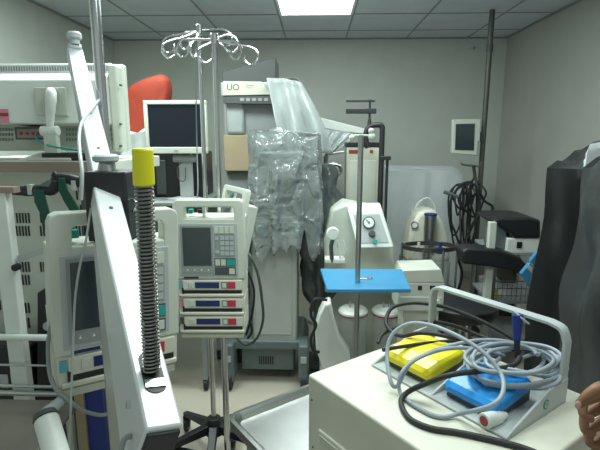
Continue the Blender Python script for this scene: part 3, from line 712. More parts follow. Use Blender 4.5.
# black padded treatment chair pieces at right
YC = 2.85
t = thing('treatment_chair', 'black padded chair with long armrest on grey post, in front of the right wall', 'chair', (W(486, 330, YC).x, YC, 0))
c = W(487, 300, YC+.05)
MB().box((c.x-0.022, YC+0.04, 0.05), (c.x+0.022, YC+0.08, W(487, 222, YC+.05).z)).build('upright_post', 'offwhite', t, bev=0.004)
m = MB(); m.prism([W(462, 251, YC), W(468, 248, YC), W(500, 250, YC), W(521, 258, YC), W(528, 266, YC), W(525, 276, YC), W(512, 271, YC), W(490, 267, YC), W(463, 264, YC)], (0, 0.14, 0)); m.build('armrest', 'black', t, bev=0.015, bseg=3)
c2 = W(472, 318, YC-.25)
m = MB(); m.lathe((c2.x, YC-0.05, c2.z), [(0.12, -0.07), (0.19, -0.06), (0.21, -0.03), (0.205, 0.01), (0.17, 0.035), (0.05, 0.045)], 40, 0, 1.05, 0.9); m.build('seat', 'black', t)
m = MB(); m.cyl((c2.x, YC-.05, 0.08), (c2.x, YC-.05, c2.z-0.07), 0.035); m.build('pedestal', 'steel', t)
m = MB(); m.box((c2.x, YC+0.03, 0.03), (c.x+.022, YC+0.09, 0.08)); m.cyl((c2.x, YC-.05, 0.0), (c2.x, YC-.05, 0.08), 0.2, 0.06); m.build('base', 'dgrey', t)
# cart with black cushion top, white device
YM = 3.0
t = thing('instrument_cart', 'grey instrument cart with a wire basket beside the right wall', 'cart', (W(515, 330, YM).x, YM, 0))
x0_, x1_ = W(495, 255, YM).x, W(548, 255, YM).x; zc = W(515, 251, YM).z
for x in (x0_+.01, x1_-.01):
    for y in (YM+.01, YM+.39): MB().cyl((x, y, 0.03), (x, y, zc-.02), 0.011).build('upright', 'steel', t)
for z in (zc-.03, 0.46, 0.20): MB().box((x0_, YM, z), (x1_, YM+.40, z+.02)).build('shelf', 'grey', t, bev=0.003)
m = MB()
for z in (0.52, 0.57, 0.62):
    m.tube([(x0_, YM-.01, z), (x1_, YM-.01, z)], 0.003, 6)
for k in range(12): x = x0_+(x1_-x0_)*k/11; m.tube([(x, YM-.01, 0.48), (x, YM-.01, 0.62)], 0.002, 6)
m.build('wire_front', 'steel', t)
m = MB()
for x in (x0_+.02, x1_-.02):
    for y in (YM+.02, YM+.38): m.ball((x, y, 0.025), 0.025)
m.build('casters', 'rubber', t)
t2 = t; MB().box((x0_, YM+.402, .05), (x1_, YM+.41, zc-.05)).build('back_panel', 'darkbrown', t2)
t = thing('white_recorder', 'white device with a square black port under the black cushion', 'device', (W(523, 250, YM).x, YM, zc-.01))
m = MB(); zl = zc-.01; zh = W(523, 239, YM).z; m.box((W(508, 245, YM).x, YM+0.01, zl), (x1_, YM+.30, zh)); m.build('case', 'white', t, bev=0.004)
m = MB(); pbox(m, 517, 242, 522, 248, YM+0.005, 0.01); m.build('port', 'black', t)
m = MB(); yy = YM+.0
m.prism([W(492, 221, yy), W(499, 218, yy), W(530, 218, yy), W(541, 220, yy), W(541, 238.5, yy), W(515, 238.5, yy), W(506, 230, yy)], (0, 0.33, 0))
tagp(m.build('black_cushion', 'black', bev=0.015, bseg=3), 'black padded cushion resting on the white device beside the right wall', 'cushion')
# grey device under cushion left
m = MB(); pbox(m, 495, 222, 507, 250, YM+.04, 0.2);
tagp(m.build('grey_adapter', 'petrol', bev=0.01), 'dark grey bulging unit left of the white device, under the cushion', 'device')
# blue and white packs
def pack(label, pts, Y, d, mt, bandpts=None):
    t = thing('supply_pack', label, 'pack', W(pts[0][0], pts[0][1], Y))
    m = MB(); pprism(m, pts, Y, d, 0); m.build('pouch', mt, t, bev=0.003)
    if bandpts: m = MB(); pprism(m, bandpts, Y-0.002, 0.003, 0); m.build('print', 'offwhite', t)
pack('blue and white pack leaning at the cart edge above the handle bar', [(521, 274), (530, 263), (544, 276), (543, 287), (531, 289)], 2.6, 0.03, 'trayblue', [(527, 268), (530, 265), (541, 277), (538, 280)])
pack('small blue pack tucked above the blue and white pack', [(530, 262), (537, 252), (545, 256), (544, 272)], 2.66, 0.03, 'trayblue')
t = thing('sharps_bin', 'small clear bin with a yellow label behind the handle bar', 'bin', W(508, 300, 2.75))
zsh = 0.48
m = MB(); x0_, x1_ = W(500, 290, 2.75).x, W(518, 290, 2.75).x; m.box((x0_, 3.02, zsh), (x1_, 3.12, zsh+.14)); m.build('bin_body', 'glass', t, bev=0.004)
MB().box((x0_+.01, 3.016, zsh+.03), (x1_-.012, 3.019, zsh+.075)).build('label_sticker', 'yellow', t)

# black draped equipment at right (two shrouds)
a1 = W(547, 168, 2.05); a2 = W(592, 151, 2.55); a3 = W(640, 150, 2.5); a4 = W(640, 168, 2.0)
t = thing('shrouded_machine', 'tall machine under a black plastic shroud against the right wall', 'covered machine', ((a1.x+a4.x)/2, 2.25, 0))
zb_ = 0.05
a5 = W(597, 147, 2.6); tp = [a1, Vector((1.74, 1.90, a1.z-.02)), Vector((1.76, 2.66, a5.z)), a5, a1.lerp(a5, .5)+Vector((.015, 0, .012))]
drape(tp, zb_, 0.045, 8, 0.025, N=140, lev=26, wr=0.07, seed=21).build('shroud', 'blackdrape', t, solid=0.003)
m = MB(); m.prism([(a1.x+.08, 2.08, 0), (1.70, 1.98, 0), (1.72, 2.56, 0), (a5.x+.04, 2.56, 0)], (0, 0, a1.z-.05)); m.build('hidden_case', 'dgrey', t)
b1 = W(583, 168, 1.75)
tp = [b1, b1+Vector((0.06, 0.02, 0.04)), b1+Vector((.40, -.02, .10)), b1+Vector((.40, -.42, .10)), b1+Vector((.06, -.38, .0))]
t = thing('shrouded_cart', 'second black-covered cart nearer the camera at the right frame edge', 'covered machine', (b1.x+.2, b1.y-.2, 0))
drape(tp, 0.05, 0.05, 8, 0.03, N=120, lev=24, wr=0.07, seed=33).build('shroud', 'blackdrape', t, solid=0.003)
m = MB(); m.box((b1.x+.05, b1.y-.36, 0), (b1.x+.36, b1.y-.04, b1.z-.03)); m.build('hidden_case', 'dgrey', t)
c = W(592, 160, 2.0)
o = drape([W(588, 150, 2.0), W(615, 146, 2.0), W(615, 146, 2.3), W(588, 150, 2.3)], W(592, 180, 2.0).z, 0.02, 5, 0.012, N=80, lev=8, wr=0.02, seed=4).build('white_cloth', 'fabricwhite', solid=0.003)
tagp(o, 'crumpled white cloth lying on top of the black shroud', 'cloth')

# ================================================================== LEFT SIDE, MIDDLE DISTANCE
# dark equipment cabinet
YE = 2.62
t = thing('dark_cabinet', 'dark equipment cabinet with open grey top below the flat monitor', 'cabinet', (W(165, 300, YE).x, YE, 0))
x0_, x1_ = W(118, 200, YE).x, W(202, 200, YE).x; ze = W(170, 206, YE).z
MB().box((x0_, YE+.02, 0.42), (x1_, YE+.50, ze)).build('case', 'dgrey', t, bev=0.006)
for x in (x0_+.03, x1_-.03):
    for y in (YE+.05, YE+.46):
        MB().box((x-.015, y-.015, .07), (x+.015, y+.015, .42)).build('leg', 'grey', t)
        m = MB(); caster(m, x, y, .033); m.build('caster', ['dgrey', 'rubber'], t)
MB().box((x0_-.01, YE, ze), (x1_+.01, YE+.52, ze+.02)).build('top', 'grey', t, bev=0.003)
ze += 0.02
# devices on top
t = thing('black_console', 'black console block standing on the dark cabinet behind the monitor stand', 'device', (W(175, 180, YE+.2).x, YE+.2, ze))
m = MB(); m.box((W(152, 170, YE+.22).x, YE+.22, ze), (W(203, 170, YE+.22).x, YE+.5, W(175, 152, YE+.22).z)); m.build('case', 'black', t, bev=0.01)
m = MB(); m.box((W(156, 170, YE+.22).x, YE+.21, ze+.02), (W(166, 170, YE+.22).x, YE+.22, W(175, 160, YE+.22).z)); m.build('front_ridge', 'dgrey', t, bev=0.004)
# LCD monitor facing the camera
yl_ = YE+.06
t = thing('lcd_monitor', 'flat monitor with beige bezel and dark screen beside the IV poles', 'monitor', (W(180, 200, yl_).x, yl_, ze))
x0_, x1_ = W(145.5, 128, yl_).x, W(207, 128, yl_).x; zlo, zhi = W(175, 153.5, yl_).z, W(175, 100.5, yl_).z
m = MB(); bw = 0.022
m.box((x0_, yl_-.02, zhi-bw), (x1_, yl_+.02, zhi)); m.box((x0_, yl_-.02, zlo), (x1_, yl_+.02, zlo+.036)); m.box((x0_, yl_-.02, zlo+.036), (x0_+bw, yl_+.02, zhi-bw)); m.box((x1_-bw, yl_-.02, zlo+.036), (x1_, yl_+.02, zhi-bw)); m.build('bezel', 'offwhite', t, bev=0.004)
MB().box((x0_+bw, yl_-.010, zlo+.036), (x1_-bw, yl_+.015, zhi-bw)).build('screen_panel', 'darkscreen', t)
MB().box((x0_+.01, yl_+.02, zlo+.01), (x1_-.01, yl_+.05, zhi-.01)).build('back_shell', 'offwhite', t, bev=0.01)
m = MB(); xc = (x0_+x1_)/2; m.box((xc-.012, yl_-.022, zlo+.014), (xc+.012, yl_-.019, zlo+.02)); m.build('badge', 'grey', t)
xs = W(183, 180, yl_).x
m = MB(); m.box((xs-.035, yl_+.05, ze+.02), (xs+.04, yl_+.08, zlo+.05)); m.build('stand_neck', 'lgrey', t, bev=0.004)
m = MB(); m.cyl((xs-.06, yl_+.04, zlo-.03), (xs+.075, yl_+.04, zlo-.03), 0.022); m.build('hinge', 'grey', t, bev=0.003)
m = MB(); m.lathe((xs, yl_+.06, ze), [(0.12, 0), (0.12, .008), (0.05, .02)], 32, 0, 1, .45); m.build('stand_base', 'lgrey', t)
m = MB(); a_ = Vector((xs-.01, yl_+.015, zlo-.05)); m.tube([a_, a_+Vector((-.02, -.012, -.04)), a_+Vector((-.012, -.015, -.10)), a_+Vector((.02, -.01, -.10)), a_+Vector((.025, 0, -.03))], 0.003, 6, smooth=5); m.build('cord', 'dgrey', t)
# white crumpled cloth & orange bag on the cabinet
zw = ze
o = drape([W(121, 136, YE+.12), W(146, 131, YE+.12), W(146, 131, YE+.30), W(121, 134, YE+.30)], ze+.004, 0.015, 6, 0.012, N=80, lev=10, wr=0.03, seed=8).build('white_cloth', 'fabricwhite', solid=0.003)
tagp(o, 'crumpled white cloth on the dark cabinet in front of the orange bag', 'cloth')
m = MB(); yo = YE+.36
sil = [(118, 148), (121, 120), (123, 95), (130, 86), (141, 80), (152, 76), (160, 73.5), (166, 74), (171, 79), (172, 92), (169, 105), (168, 130), (168, 150)]
A = [W(x, y, yo) for x, y in sil]; A[0].z = A[-1].z = ze
cen = sum(A, Vector())/len(A); rings = []
for kf, (s_, dy) in enumerate(((0.75, -0.07), (0.93, -0.05), (1.0, 0), (0.93, .06), (0.75, .08))):
    rg = []
    for p in A:
        q = cen+(p-cen)*s_; q.y += dy
        if p.z <= ze+.01: q.z = ze
        rg.append(q+Vector((0.006*noise.noise(p*9+Vector((kf, 0, 0))), .02*noise.noise(p*12), 0)))
    rings.append(rg)
m.loft(rings); tagp(m.build('orange_bag', 'orange', sub=2), 'orange cloth bag standing behind the flat monitor', 'bag')

# ================================================================== LEFT FRONT: louvred cart with big monitor seen from behind
YL = 1.80
xl0, xl1 = W(-70, 170, YL).x, W(116, 170, YL).x
zs = W(60, 161, YL).z
t = thing('louvred_cart', 'white louvred equipment cart with a brown-edged shelf at the left', 'cart', ((xl0+xl1)/2, YL, 0))
MB().box((xl0, YL, zs-.05), (xl1, YL+.52, zs)).build('shelf', 'offwhite', t, bev=0.003)
m = MB(); m.box((xl0, YL-.006, zs-.044), (xl1, YL, zs-.004)); m.build('shelf_edge', 'brownedge', t, label='brown shelf edging')
yc = YL+.10
cb0, cb1 = W(-70, 260, yc).x, W(112, 260, yc).x
MB().box((cb0, yc, 0.09), (cb1, yc+.40, zs-.05)).build('cabinet', 'offwhite', t, bev=0.004)
m = MB()
for (cx_, rows) in ((2, (226, 262, 300)), (22, (213, 226, 262, 275, 303, 318)), (46, (213, 226, 262)), (70, (213, 226)), (82, (190, 226)), (86, (205,))):
    for ry in rows:
        for k in range(5):
            pbox(m, cx_+k*3-6, ry, cx_+k*3-4.6, ry+10, yc-0.003, 0.006)
m.build('louvres', 'black', t, smooth=False)
m = MB()
for x in (cb0+.08, cb1-.08):
    for y in (yc+.06, yc+.34): caster(m, x, y, 0.038)
m.build('casters', ['dgrey', 'rubber'], t)
# monitor seen from behind
ym = 1.95
mx0, mx1 = W(-60, 100, ym).x, W(124.5, 100, ym+.03).x-.02; mzt = W(60, 61, ym).z; mzb = zs+.03
t = thing('large_monitor', 'large white monitor seen from behind on the shelf at the left', 'monitor', ((mx0+mx1)/2, ym, zs))
m = MB(); m.box((mx0, ym+.085, mzb), (mx1, ym+.13, mzt)); m.box((mx1-.04, ym+.02, mzb), (mx1, ym+.084, W(60, 64, ym).z)); m.build('front_frame', 'offwhite', t, bev=0.01, bseg=3)
zk = W(60, 78, ym).z
m = MB(); ys_ = ym+.07; m.prism([(mx0, ym+.084, W(60, 63, ys_).z), (mx0, ys_, W(60, 63.5, ys_).z), (mx0, ys_-.004, W(60, 72.5, ys_).z), (mx0, ym-.035, W(60, 80, ym-.035).z), (mx0, ym-.04, W(60, 124, ym).z), (mx0, ym+.084, W(60, 126, ym).z)], (mx1-.04-mx0, 0, 0)); bsh = m.build('back_shell', 'white', t, bev=0.006)
m = MB()
n_ = 60
for k in range(n_):
    x = mx0+.03+(mx1-.08-mx0)*k/n_; z1 = W(60, 66, ys_).z; z2 = W(60, 71, ys_).z
    m.box((x, ys_-.006, z2), (x+.0045, ys_+.004, z1))
m.build('vent_slots', 'grey', bsh, smooth=False)
m = MB(); pbox(m, 35, 87, 66, 116, ym-.058, 0.03); pl_ = m.build('mount_plate', 'offwhite', t, bev=0.005)
m = MB(); a_ = W(51, 96, ym-.08)
m.tube([W(51, 93, ym-.055), W(51, 94, ym-.09), W(50.5, 108, ym-.11), W(50, 118, ym-.11), W(50, 130, ym-.11)], [0.02, 0.021, 0.018, 0.016, 0.014], 16, smooth=5); m.build('arm', 'white', pl_)
m = MB(); a_ = W(50, 131, ym-.11); m.cyl(a_+Vector((-.034, 0, 0)), a_+Vector((.034, 0, 0)), 0.02); m.build('hinge', 'white', t, bev=0.004)
m = MB(); m.box((a_.x-.022, a_.y-.014, zs), (a_.x+.03, a_.y+.014, a_.z-.01)); m.box((a_.x-.08, a_.y-.04, zs), (a_.x+.09, a_.y+.06, zs+.012)); m.build('stand_foot', 'offwhite', t, bev=0.003)
m = MB(); pbox(m, 15, 127, 45, 139.5, ym+.0, 0.09, 0); pbox(m, 17, 129, 43, 138, ym-.003, 0.01, 1)
for k in range(4): c = W(21+k*6, 133.5, ym-.005); m.cyl(c, c+Vector((0, .01, 0)), 0.007, m=2)
m.build('connector_panel', ['dgrey', 'brownedge', 'redlabel'], t)
m = MB()
for (x0_, n2) in ((-4, 6), (66, 5), (108, 2)):
    for k in range(n2):
        for r_ in range(3): pbox(m, x0_+k*3, 128+r_*5, x0_+k*3+1.4, 131+r_*5, ym+.080, 0.008)
m.build('lower_vents', 'grey', t, smooth=False)
m = MB()
for y in (85, 124, 146): c = W(120, y, ym+.01); m.cyl(c, c+Vector((0, .015, 0)), 0.004)
m.build('screw', 'dgrey', t)
m = MB(); pbox(m, -2, 109, 8, 123, ym-.045, 0.006, 0); pbox(m, -2, 113, 8, 116, ym-.047, 0.003, 1); m.build('sticker', ['pink', 'redlabel'], t)
m = MB(); m.tube([W(36, 134, ym-.01), W(38, 141, ym-.03), W(50, 146, ym-.14), W(70, 149, ym-.16), W(86, 151, ym-.16)], 0.004, 8, smooth=6)
tagp(m.build('teal_cable', 'teal'), 'thin teal cable plugged into the back of the large monitor', 'cable')
# papers, keyboard
m = MB(); m.box((W(40, 160, YL).x, YL+.01, zs), (W(95, 160, YL).x, YL+.10, zs+.03)); 
tagp(m.build('padded_bar', 'black', bev=0.006), 'black block lying along the front of the left shelf', 'bar')
m = MB(); c0_ = WZ(18, 158, zs); m.prism([Vector((W(14, 158, YL).x, YL+.03, zs+.001)), Vector((W(37, 158, YL).x, YL+.03, zs+.001)), Vector((W(45, 158, YL).x, YL+.16, zs+.03)), Vector((W(30, 158, YL).x, YL+.18, zs+.04))], (0, 0, .004))
tagp(m.build('papers', 'white'), 'white papers on the left shelf beside the black block', 'paper')

# rail frame in front of louvred cart
YF = 1.5
t = thing('rail_frame', 'silver rail frame with white post standing at the left edge', 'rail frame', (W(8, 300, YF).x, YF, 0))
c = W(6, 260, YF); MB().box((W(-4, 260, YF).x, YF, 0.0), (W(13, 260, YF).x, YF+.035, W(8, 190, YF).z)).build('post', 'white', t, bev=0.004)
xr0 = W(-50, 300, YF).x
for (y, r_, x1p) in ((338, 0.0115, 62), (366, 0.004, 66), (387, 0.006, 66), (394, 0.010, 66)):
    c = W(0, y, YF-.02); MB().cyl((xr0, YF-.012, c.z), (W(x1p, y, YF-.02).x, YF-.012, c.z), r_).build('rail', 'white' if y == 338 else 'chrome', t)
c = W(66, 366, YF); MB().box((c.x-.01, YF-.02, 0), (c.x+.012, YF+.0, W(66, 334, YF).z)).build('end_post', 'steel', t, bev=0.002)
m = MB(); m.prism([W(17, 256, YF+.01), W(52, 244, YF+.01), W(52, 250, YF+.01), W(17, 263, YF+.01)], (0, .015, 0)); m.build('brace', 'lgrey', t)
zz = W(0, 399, YF-.03).z; MB().box((xr0, 1.08, zz-.012), (W(82, 399, YF-.03).x, YF-.03, zz)).build('lower_shelf', 'brownsteel', t, bev=.002)
c = W(14.5, 268, YF-.01); MB().cyl(c, c+Vector((0, .02, 0)), 0.012).build('knob', 'black', t)
m = MB(); m.box((W(-50, 186, YF).x, YF-.005, W(8, 193, YF).z), (W(14, 186, YF).x, YF+.03, W(8, 187, YF).z)); m.build('arm_pad', 'brownedge', t)
# black strap rail with green straps
YG = 1.62
t = thing('strap_rail', 'black padded rail with two green straps below the brown-edged shelf', 'strap rail', W(45, 190, YG))
m = MB(); m.tube([W(12, 190, YG), W(25, 191, YG), W(40, 190, YG), W(52, 189, YG), W(56, 183, YG), (W(62, 178, YG)), W(84, 183, YG)], [0.017, 0.019, 0.019, 0.022, 0.022, 0.016, 0.019], 12, smooth=6); m.build('pad', 'black', t)
m = MB(); c = W(55, 176, YG); m.ball(c, 0.012, sc=(1, 1, 1.3)); m.tube([W(56, 183, YG), c], .006, 8); m.build('knob', 'black', t)
m = MB(); m.box((W(31, 190, YG).x, YG-.022, W(31, 194, YG).z), (W(35, 190, YG).x, YG+.0, W(31, 184, YG).z)); m.box((W(74, 180, YG).x, YG-.022, W(74, 190, YG).z), (W(78, 180, YG).x, YG+.0, W(74, 180, YG).z)); m.build('buckle', 'lgrey', t)
for pts in ([(33, 190), (43, 190), (46, 202), (50, 216), (51, 230), (43, 230), (40, 214), (34, 202)], [(58, 178), (64, 178), (67, 190), (76, 204), (84, 218), (74, 218), (64, 202), (58, 190)]):
    m = MB(); pprism(m, pts, YG-.024, 0.008); m.build('strap', 'green', t, bev=0.002)
m = MB(); m.prism([W(38, 186, YG-.02), W(48, 180, YG-.02), W(54, 181, YG-.02), (W(50, 187, YG-.02))], (0, .01, 0)); m.build('buckle_plate', 'petrol', t)
m = MB(); m.box((W(82, 183, YG).x-.004, YG-.01, 0.0), (W(82, 183, YG).x+.016, YG+.01, W(84, 176, YG).z)); m.build('support_upright', 'dgrey', t)
# black unit with white label behind pump
t = thing('black_power_box', 'black box unit with small white label behind the left pump', 'device', (W(45, 320, 1.62).x, 1.62, 0))
m = MB(); yy = 1.62; m.prism([W(37, 293, yy), W(53, 283, yy), W(85, 283, yy), W(85, 400, yy), W(37, 400, yy)], (0, .2, 0)); m.build('case', 'black', t, bev=0.004)
zc_ = W(60, 400, yy).z
m = MB(); m.box((W(40, 400, yy).x, yy+.02, 0), (W(82, 400, yy).x, yy+.18, zc_)); m.build('pedestal', 'dgrey', t)
m = MB(); pbox(m, 46, 305, 53, 318, yy-.002, .004); m.build('label_plate', 'white', t)
c = W(48, 326, yy); MB().cyl(c+Vector((0, -.006, 0)), c+Vector((0, .004, 0)), 0.017).build('dial', 'lgrey', t)
# dark low box at lower left
t = thing('low_black_case', 'low black case behind the silver rails at the left edge', 'case', (W(20, 380, 1.7).x, 1.7, 0))
m = MB(); yy = 1.66; m.box((W(-60, 370, yy).x, yy, 0.0), (W(33, 370, yy).x, yy+.13, W(20, 346, yy).z)); m.build('case', 'black', t, bev=.01)
m = MB(); pbox(m, 0, 375, 8, 388, yy-.004, .006, 0); pbox(m, 11, 372, 22, 388, yy-.006, .008, 0); pbox(m, 24, 375, 32, 388, yy-.004, .006, 0); m.build('terminal', 'lgrey', t)

# ================================================================== IV STANDS AND PUMPS
xa_ = W(218.5, 170, 1.9).x
iv_stand('chrome IV stand in front, its hooks reaching right, carrying the three-channel pump', xa_, 1.9, W(220, 37, 1.9).z, 0.0125, [(R(10), .06, .02), (R(-30), .10, -.015), (R(-8), .14, -.03), (R(160), .14, .01), (R(200), .03, -.02)], 'chrome', R(20))
xb_ = W(204.5, 170, 2.04).x
iv_stand('second chrome IV stand just behind left, hooks reaching left', xb_, 2.04, W(206, 28, 2.04).z, 0.011, [(R(175), .13, -.02), (R(205), .12, -.05), (R(5), .10, .005), (R(260), .06, -.05), (R(150), .08, .0)], 'chrome', R(60), hub=.17)
m_ = Matrix.Translation(W(171.5, 200, 1.70)) @ Matrix.Rotation(R(2), 4, 'Z') @ Matrix.Diagonal((1, 1, 1.12, 1))
u_ = (W(248, 230, 1.70).x-W(173, 230, 1.70).x)/75*.94
infusion_pump('cream three-channel infusion pump facing the camera on the centre IV stand', m_, 3, u_)
# left pump, turned
pA = W(47, 214, 1.15); pB = W(179, 216, 1.36)
yaw_ = math.atan2(pB.y-pA.y, pB.x-pA.x); ul = math.hypot(pB.x-pA.x, pB.y-pA.y)/75
m_ = Matrix.Translation((pA.x, pA.y, pA.z)) @ Matrix.Rotation(yaw_, 4, 'Z') @ Matrix.Rotation(R(2.5), 4, 'Y') @ Matrix.Diagonal((1, 1, 1.10, 1))
lp = infusion_pump('large one-channel infusion pump at left, partly hidden by the white boom arm', m_, 1, ul)
MB(m_).ball((ul*27, -.008, -ul*24), 0.0022).build('alarm_light', 'led', lp)
# third pump behind
pA = W(224, 184, 2.30); m_ = Matrix.Translation(pA) @ Matrix.Rotation(R(-58), 4, 'Z') @ Matrix.Rotation(R(-14), 4, 'X') @ Matrix.Diagonal((1, .5, 1.0, 1))
infusion_pump('angled infusion pump with green keys behind the centre pump', m_, 1, 0.0037)
# pole behind the left pump
YQ = 1.62
xq_ = W(99, 60, YQ).x
t = thing('support_pole', 'thick silver pole rising to the ceiling at left behind the boom arm', 'pole', (xq_, YQ, 0))
MB().cyl((xq_, YQ, 0.03), (xq_, YQ, CEIL-.014), 0.0175).build('shaft', 'chrome', t)
MB().cyl((xq_, YQ, 0), (xq_, YQ, 0.03), 0.07).build('base', 'steel', t, bev=.004)
# cable clamp + iv lines
m = MB(); m.tube([W(196.5, 44, 2.2), W(196, 90, 2.2), W(197, 150, 2.16), W(198, 185, 1.98), W(197, 199, 1.93)], 0.0028, 8, smooth=6)
tagp(m.build('iv_line', 'petrol'), 'thin drip line hanging beside the centre IV poles', 'tube')
m = MB(); P = [W(242, 250, 1.95), W(250, 256, 1.9), W(258, 275, 1.9), W(262, 300, 1.92), W(263, 320, 1.95), W(257, 338, 1.98), W(246, 345, 2.0), W(236, 338, 2.0)]
m.tube(P, 0.006, 8, smooth=6); tagp(m.build('cable', 'dgrey'), 'grey cord looping down at right of the centre pump', 'cable')
m = MB(); m.tube([W(246, 270, 1.95), W(249, 290, 1.93), W(247, 310, 1.93), W(252, 330, 1.95), W(248, 338, 1.97)], 0.006, 8, smooth=6); m.tube([W(248, 272, 1.96), W(254, 290, 1.96), W(252, 315, 1.96), W(246, 335, 1.97)], 0.005, 8, smooth=6)
tagp(m.build('cable', 'rubber'), 'short dark cords bunched against the right side of centre pump', 'cord')
m = MB(); m.tube([W(92, 200, 1.12), W(86, 240, 1.04), W(80, 265, 1.03), W(75, 300, 1.02), W(73, 350, 1.02), W(71, 400, 1.03), W(69, 450, 1.05), W(68, 480, 1.1)], 0.0028, 8, smooth=6)
tagp(m.build('signal_cable', 'lgrey'), 'thin grey cable hanging down in front of the left pump', 'cable')
m = MB(); m.tube([W(52, 320, 1.2), W(48, 345, 1.17), W(50, 375, 1.15), W(58, 392, 1.14), W(72, 403, 1.15), W(84, 411, 1.2), W(100, 415, 1.25), W(112, 413, 1.27)], 0.0055, 8, smooth=6)
tagp(m.build('cable', 'grey'), 'thick grey cord curving under the left pump', 'cord')
# blue board standing behind left pump bottom
t = thing('blue_panel_board', 'narrow deep blue panel standing behind the boom arm post', 'panel', (W(94, 430, 1.45).x, 1.45, 0))
m = MB(); m.box((W(85, 400, 1.45).x, 1.45, 0.02), (W(103, 400, 1.45).x, 1.47, W(94, 350, 1.45).z)); m.build('board', 'deepblue', t)
m = MB(); m.box((W(75, 400, 1.45).x, 1.445, 0), (W(82, 400, 1.45).x, 1.475, W(94, 350, 1.45).z)); m.box((W(82, 400, 1.45).x, 1.44, 0.0), (W(85, 400, 1.45).x, 1.48, W(94, 350, 1.45).z)); m.box((W(85, 400, 1.45).x, 1.43, 0), (W(103, 400, 1.45).x, 1.49, .02)); m.build('frame', 'cardboard', t)

# ================================================================== WHITE BOOM ARM
n0 = W(165, 427, 0.57); n1 = W(106, 187, 1.12)
t = thing('boom_arm', 'long white metal boom arm rising from the lower left towards the monitor', 'boom arm', (W(104, 420, 1.33).x, 1.33, 0))
ROLL = 12
def beam(p, q, w0, w1, h0, h1):
    d = (q-p).normalized(); s_ = d.cross(Vector((0, 0, 1))).normalized(); nn = s_.cross(d).normalized()
    f_ = R(ROLL); s_, nn = s_*math.cos(f_)-nn*math.sin(f_), nn*math.cos(f_)+s_*math.sin(f_)
    m = MB(); rg = []
    for c_, w_, h_ in ((p, w0, h0), (q, w1, h1)): rg.append([c_-s_*w_/2, c_+s_*w_/2, c_+s_*w_/2-nn*h_, c_-s_*w_/2-nn*h_])
    m.loft(rg); return m, d, s_, nn
m, d, s_, nn = beam(n0, n1, 0.052, 0.058, 0.13, 0.045); lb = m.build('lower_beam', 'beam_white', t, bev=0.004)
BM = Matrix((( s_.x, d.x, nn.x, n0.x), (s_.y, d.y, nn.y, n0.y), (s_.z, d.z, nn.z, n0.z), (0, 0, 0, 1)))
m = MB(BM); m.box((-.023, -.006, -.118), (.023, 0.001, -.008)); m.build('end_cap', 'black', lb, bev=.002)
# slot in top face
Lb = (n1-n0).length
def beampos(px, py):
    r = ray(px, py); c_ = Vector((0, 0, CAMZ)); k = (n0-c_).dot(nn)/r.dot(nn); return c_+r*k
sp = beampos(152, 372); spl = BM.inverted() @ sp
m = MB(BM); sl = []
for k in range(24):
    a_ = 2*math.pi*k/24; yy = 0.014*math.sin(a_)+(0.026 if math.sin(a_) > 0 else -0.026); sl.append((spl.x+0.016*math.cos(a_), spl.y+yy, 0.0))
m.prism(sl, (0, 0, 0.0015)); m.build('slot', 'black', lb)
m = MB(BM); m.box((spl.x-.015, spl.y-.030, .0012), (spl.x+.015, spl.y-.016, .0035)); m.build('slot_plate', 'chrome', lb)
for yy in (0.10, 0.30, 0.55):
    pass
m = MB(BM); c = BM.inverted() @ beampos(111, 208); m.cyl((c.x, c.y, 0), (c.x, c.y, .002), .0045); m.build('rivet', 'dgrey', lb)
m = MB(BM); m.cyl((-.026, .075, -.04), (-.032, .075, -.04), .006); m.build('bolt', 'chrome', lb)
m = MB(BM); m.tube([(-.027, .036, -.06), (-.036, .034, -.062), (-.040, .022, -.075), (-.040, .012, -.10), (-.027, .010, -.118)], .0042, 8, smooth=5); m.build('side_handle', 'grey', lb)
# clamp block
x0_, x1_ = W(84.5, 200, 1.10).x, W(127.5, 200, 1.10).x; zc1 = W(105, 172, 1.10).z; zc0 = W(105, 242, 1.10).z
m = MB(); m.box((x0_, 1.10, zc0), (x1_, 1.21, zc1)); m.build('clamp_block', 'black', t, bev=.004)
c = Vector((W(105, 160, 1.16).x, 1.165, zc1))
m = MB(); m.cyl(c, c+Vector((0, 0, .02)), .022, .017, m=1); m.lathe(c, [(.026, .02), (.031, .024), (.031, .034), (.025, .039), (.005, .040)], 32); m.build('clamp_knob', ['lgrey', 'steel'], t)
ROLL = 6
u0 = W(104, 172, 1.20); u1 = W(75, 48, 1.85)
m, d2, s2, nn2 = beam(u0, u1, 0.058, 0.054, .045, .04); ub = m.build('upper_beam', 'beam_grey', t, bev=.004)
UM = Matrix(((s2.x, d2.x, nn2.x, u0.x), (s2.y, d2.y, nn2.y, u0.y), (s2.z, d2.z, nn2.z, u0.z), (0, 0, 0, 1)))
Lu = (u1-u0).length
m = MB(UM)
for yy in (.14, .38, .52): m.cyl((0, Lu*yy, 0), (0, Lu*yy, .002), .004)
m.build('rivet', 'dgrey', ub)
m = MB(UM); m.box((-.024, Lu-.01, -.03), (.024, Lu+.03, .012)); m.build('end_block', 'lgrey', ub, bev=.008)
c = UM @ Vector((0, Lu+.01, .01)); m = MB(); m.cyl(c, c+Vector((0, 0, .022)), .018); m.lathe(c, [(.022, .018), (.027, .024), (.027, .038), (.02, .045), (.004, .046)], 28); m.build('end_knob', 'lgrey', ub)
xm = W(104, 330, 1.09).x
MB().box((xm-.016, 1.10, 0.05), (xm+.016, 1.13, zc0)).build('post', 'steel', t, bev=.004)
m = MB(); m.box((xm-.03, .90, 0.03), (xm+.03, 1.36, 0.07)); m.box((xm-.22, 1.085, 0.03), (xm+.22, 1.145, 0.065))
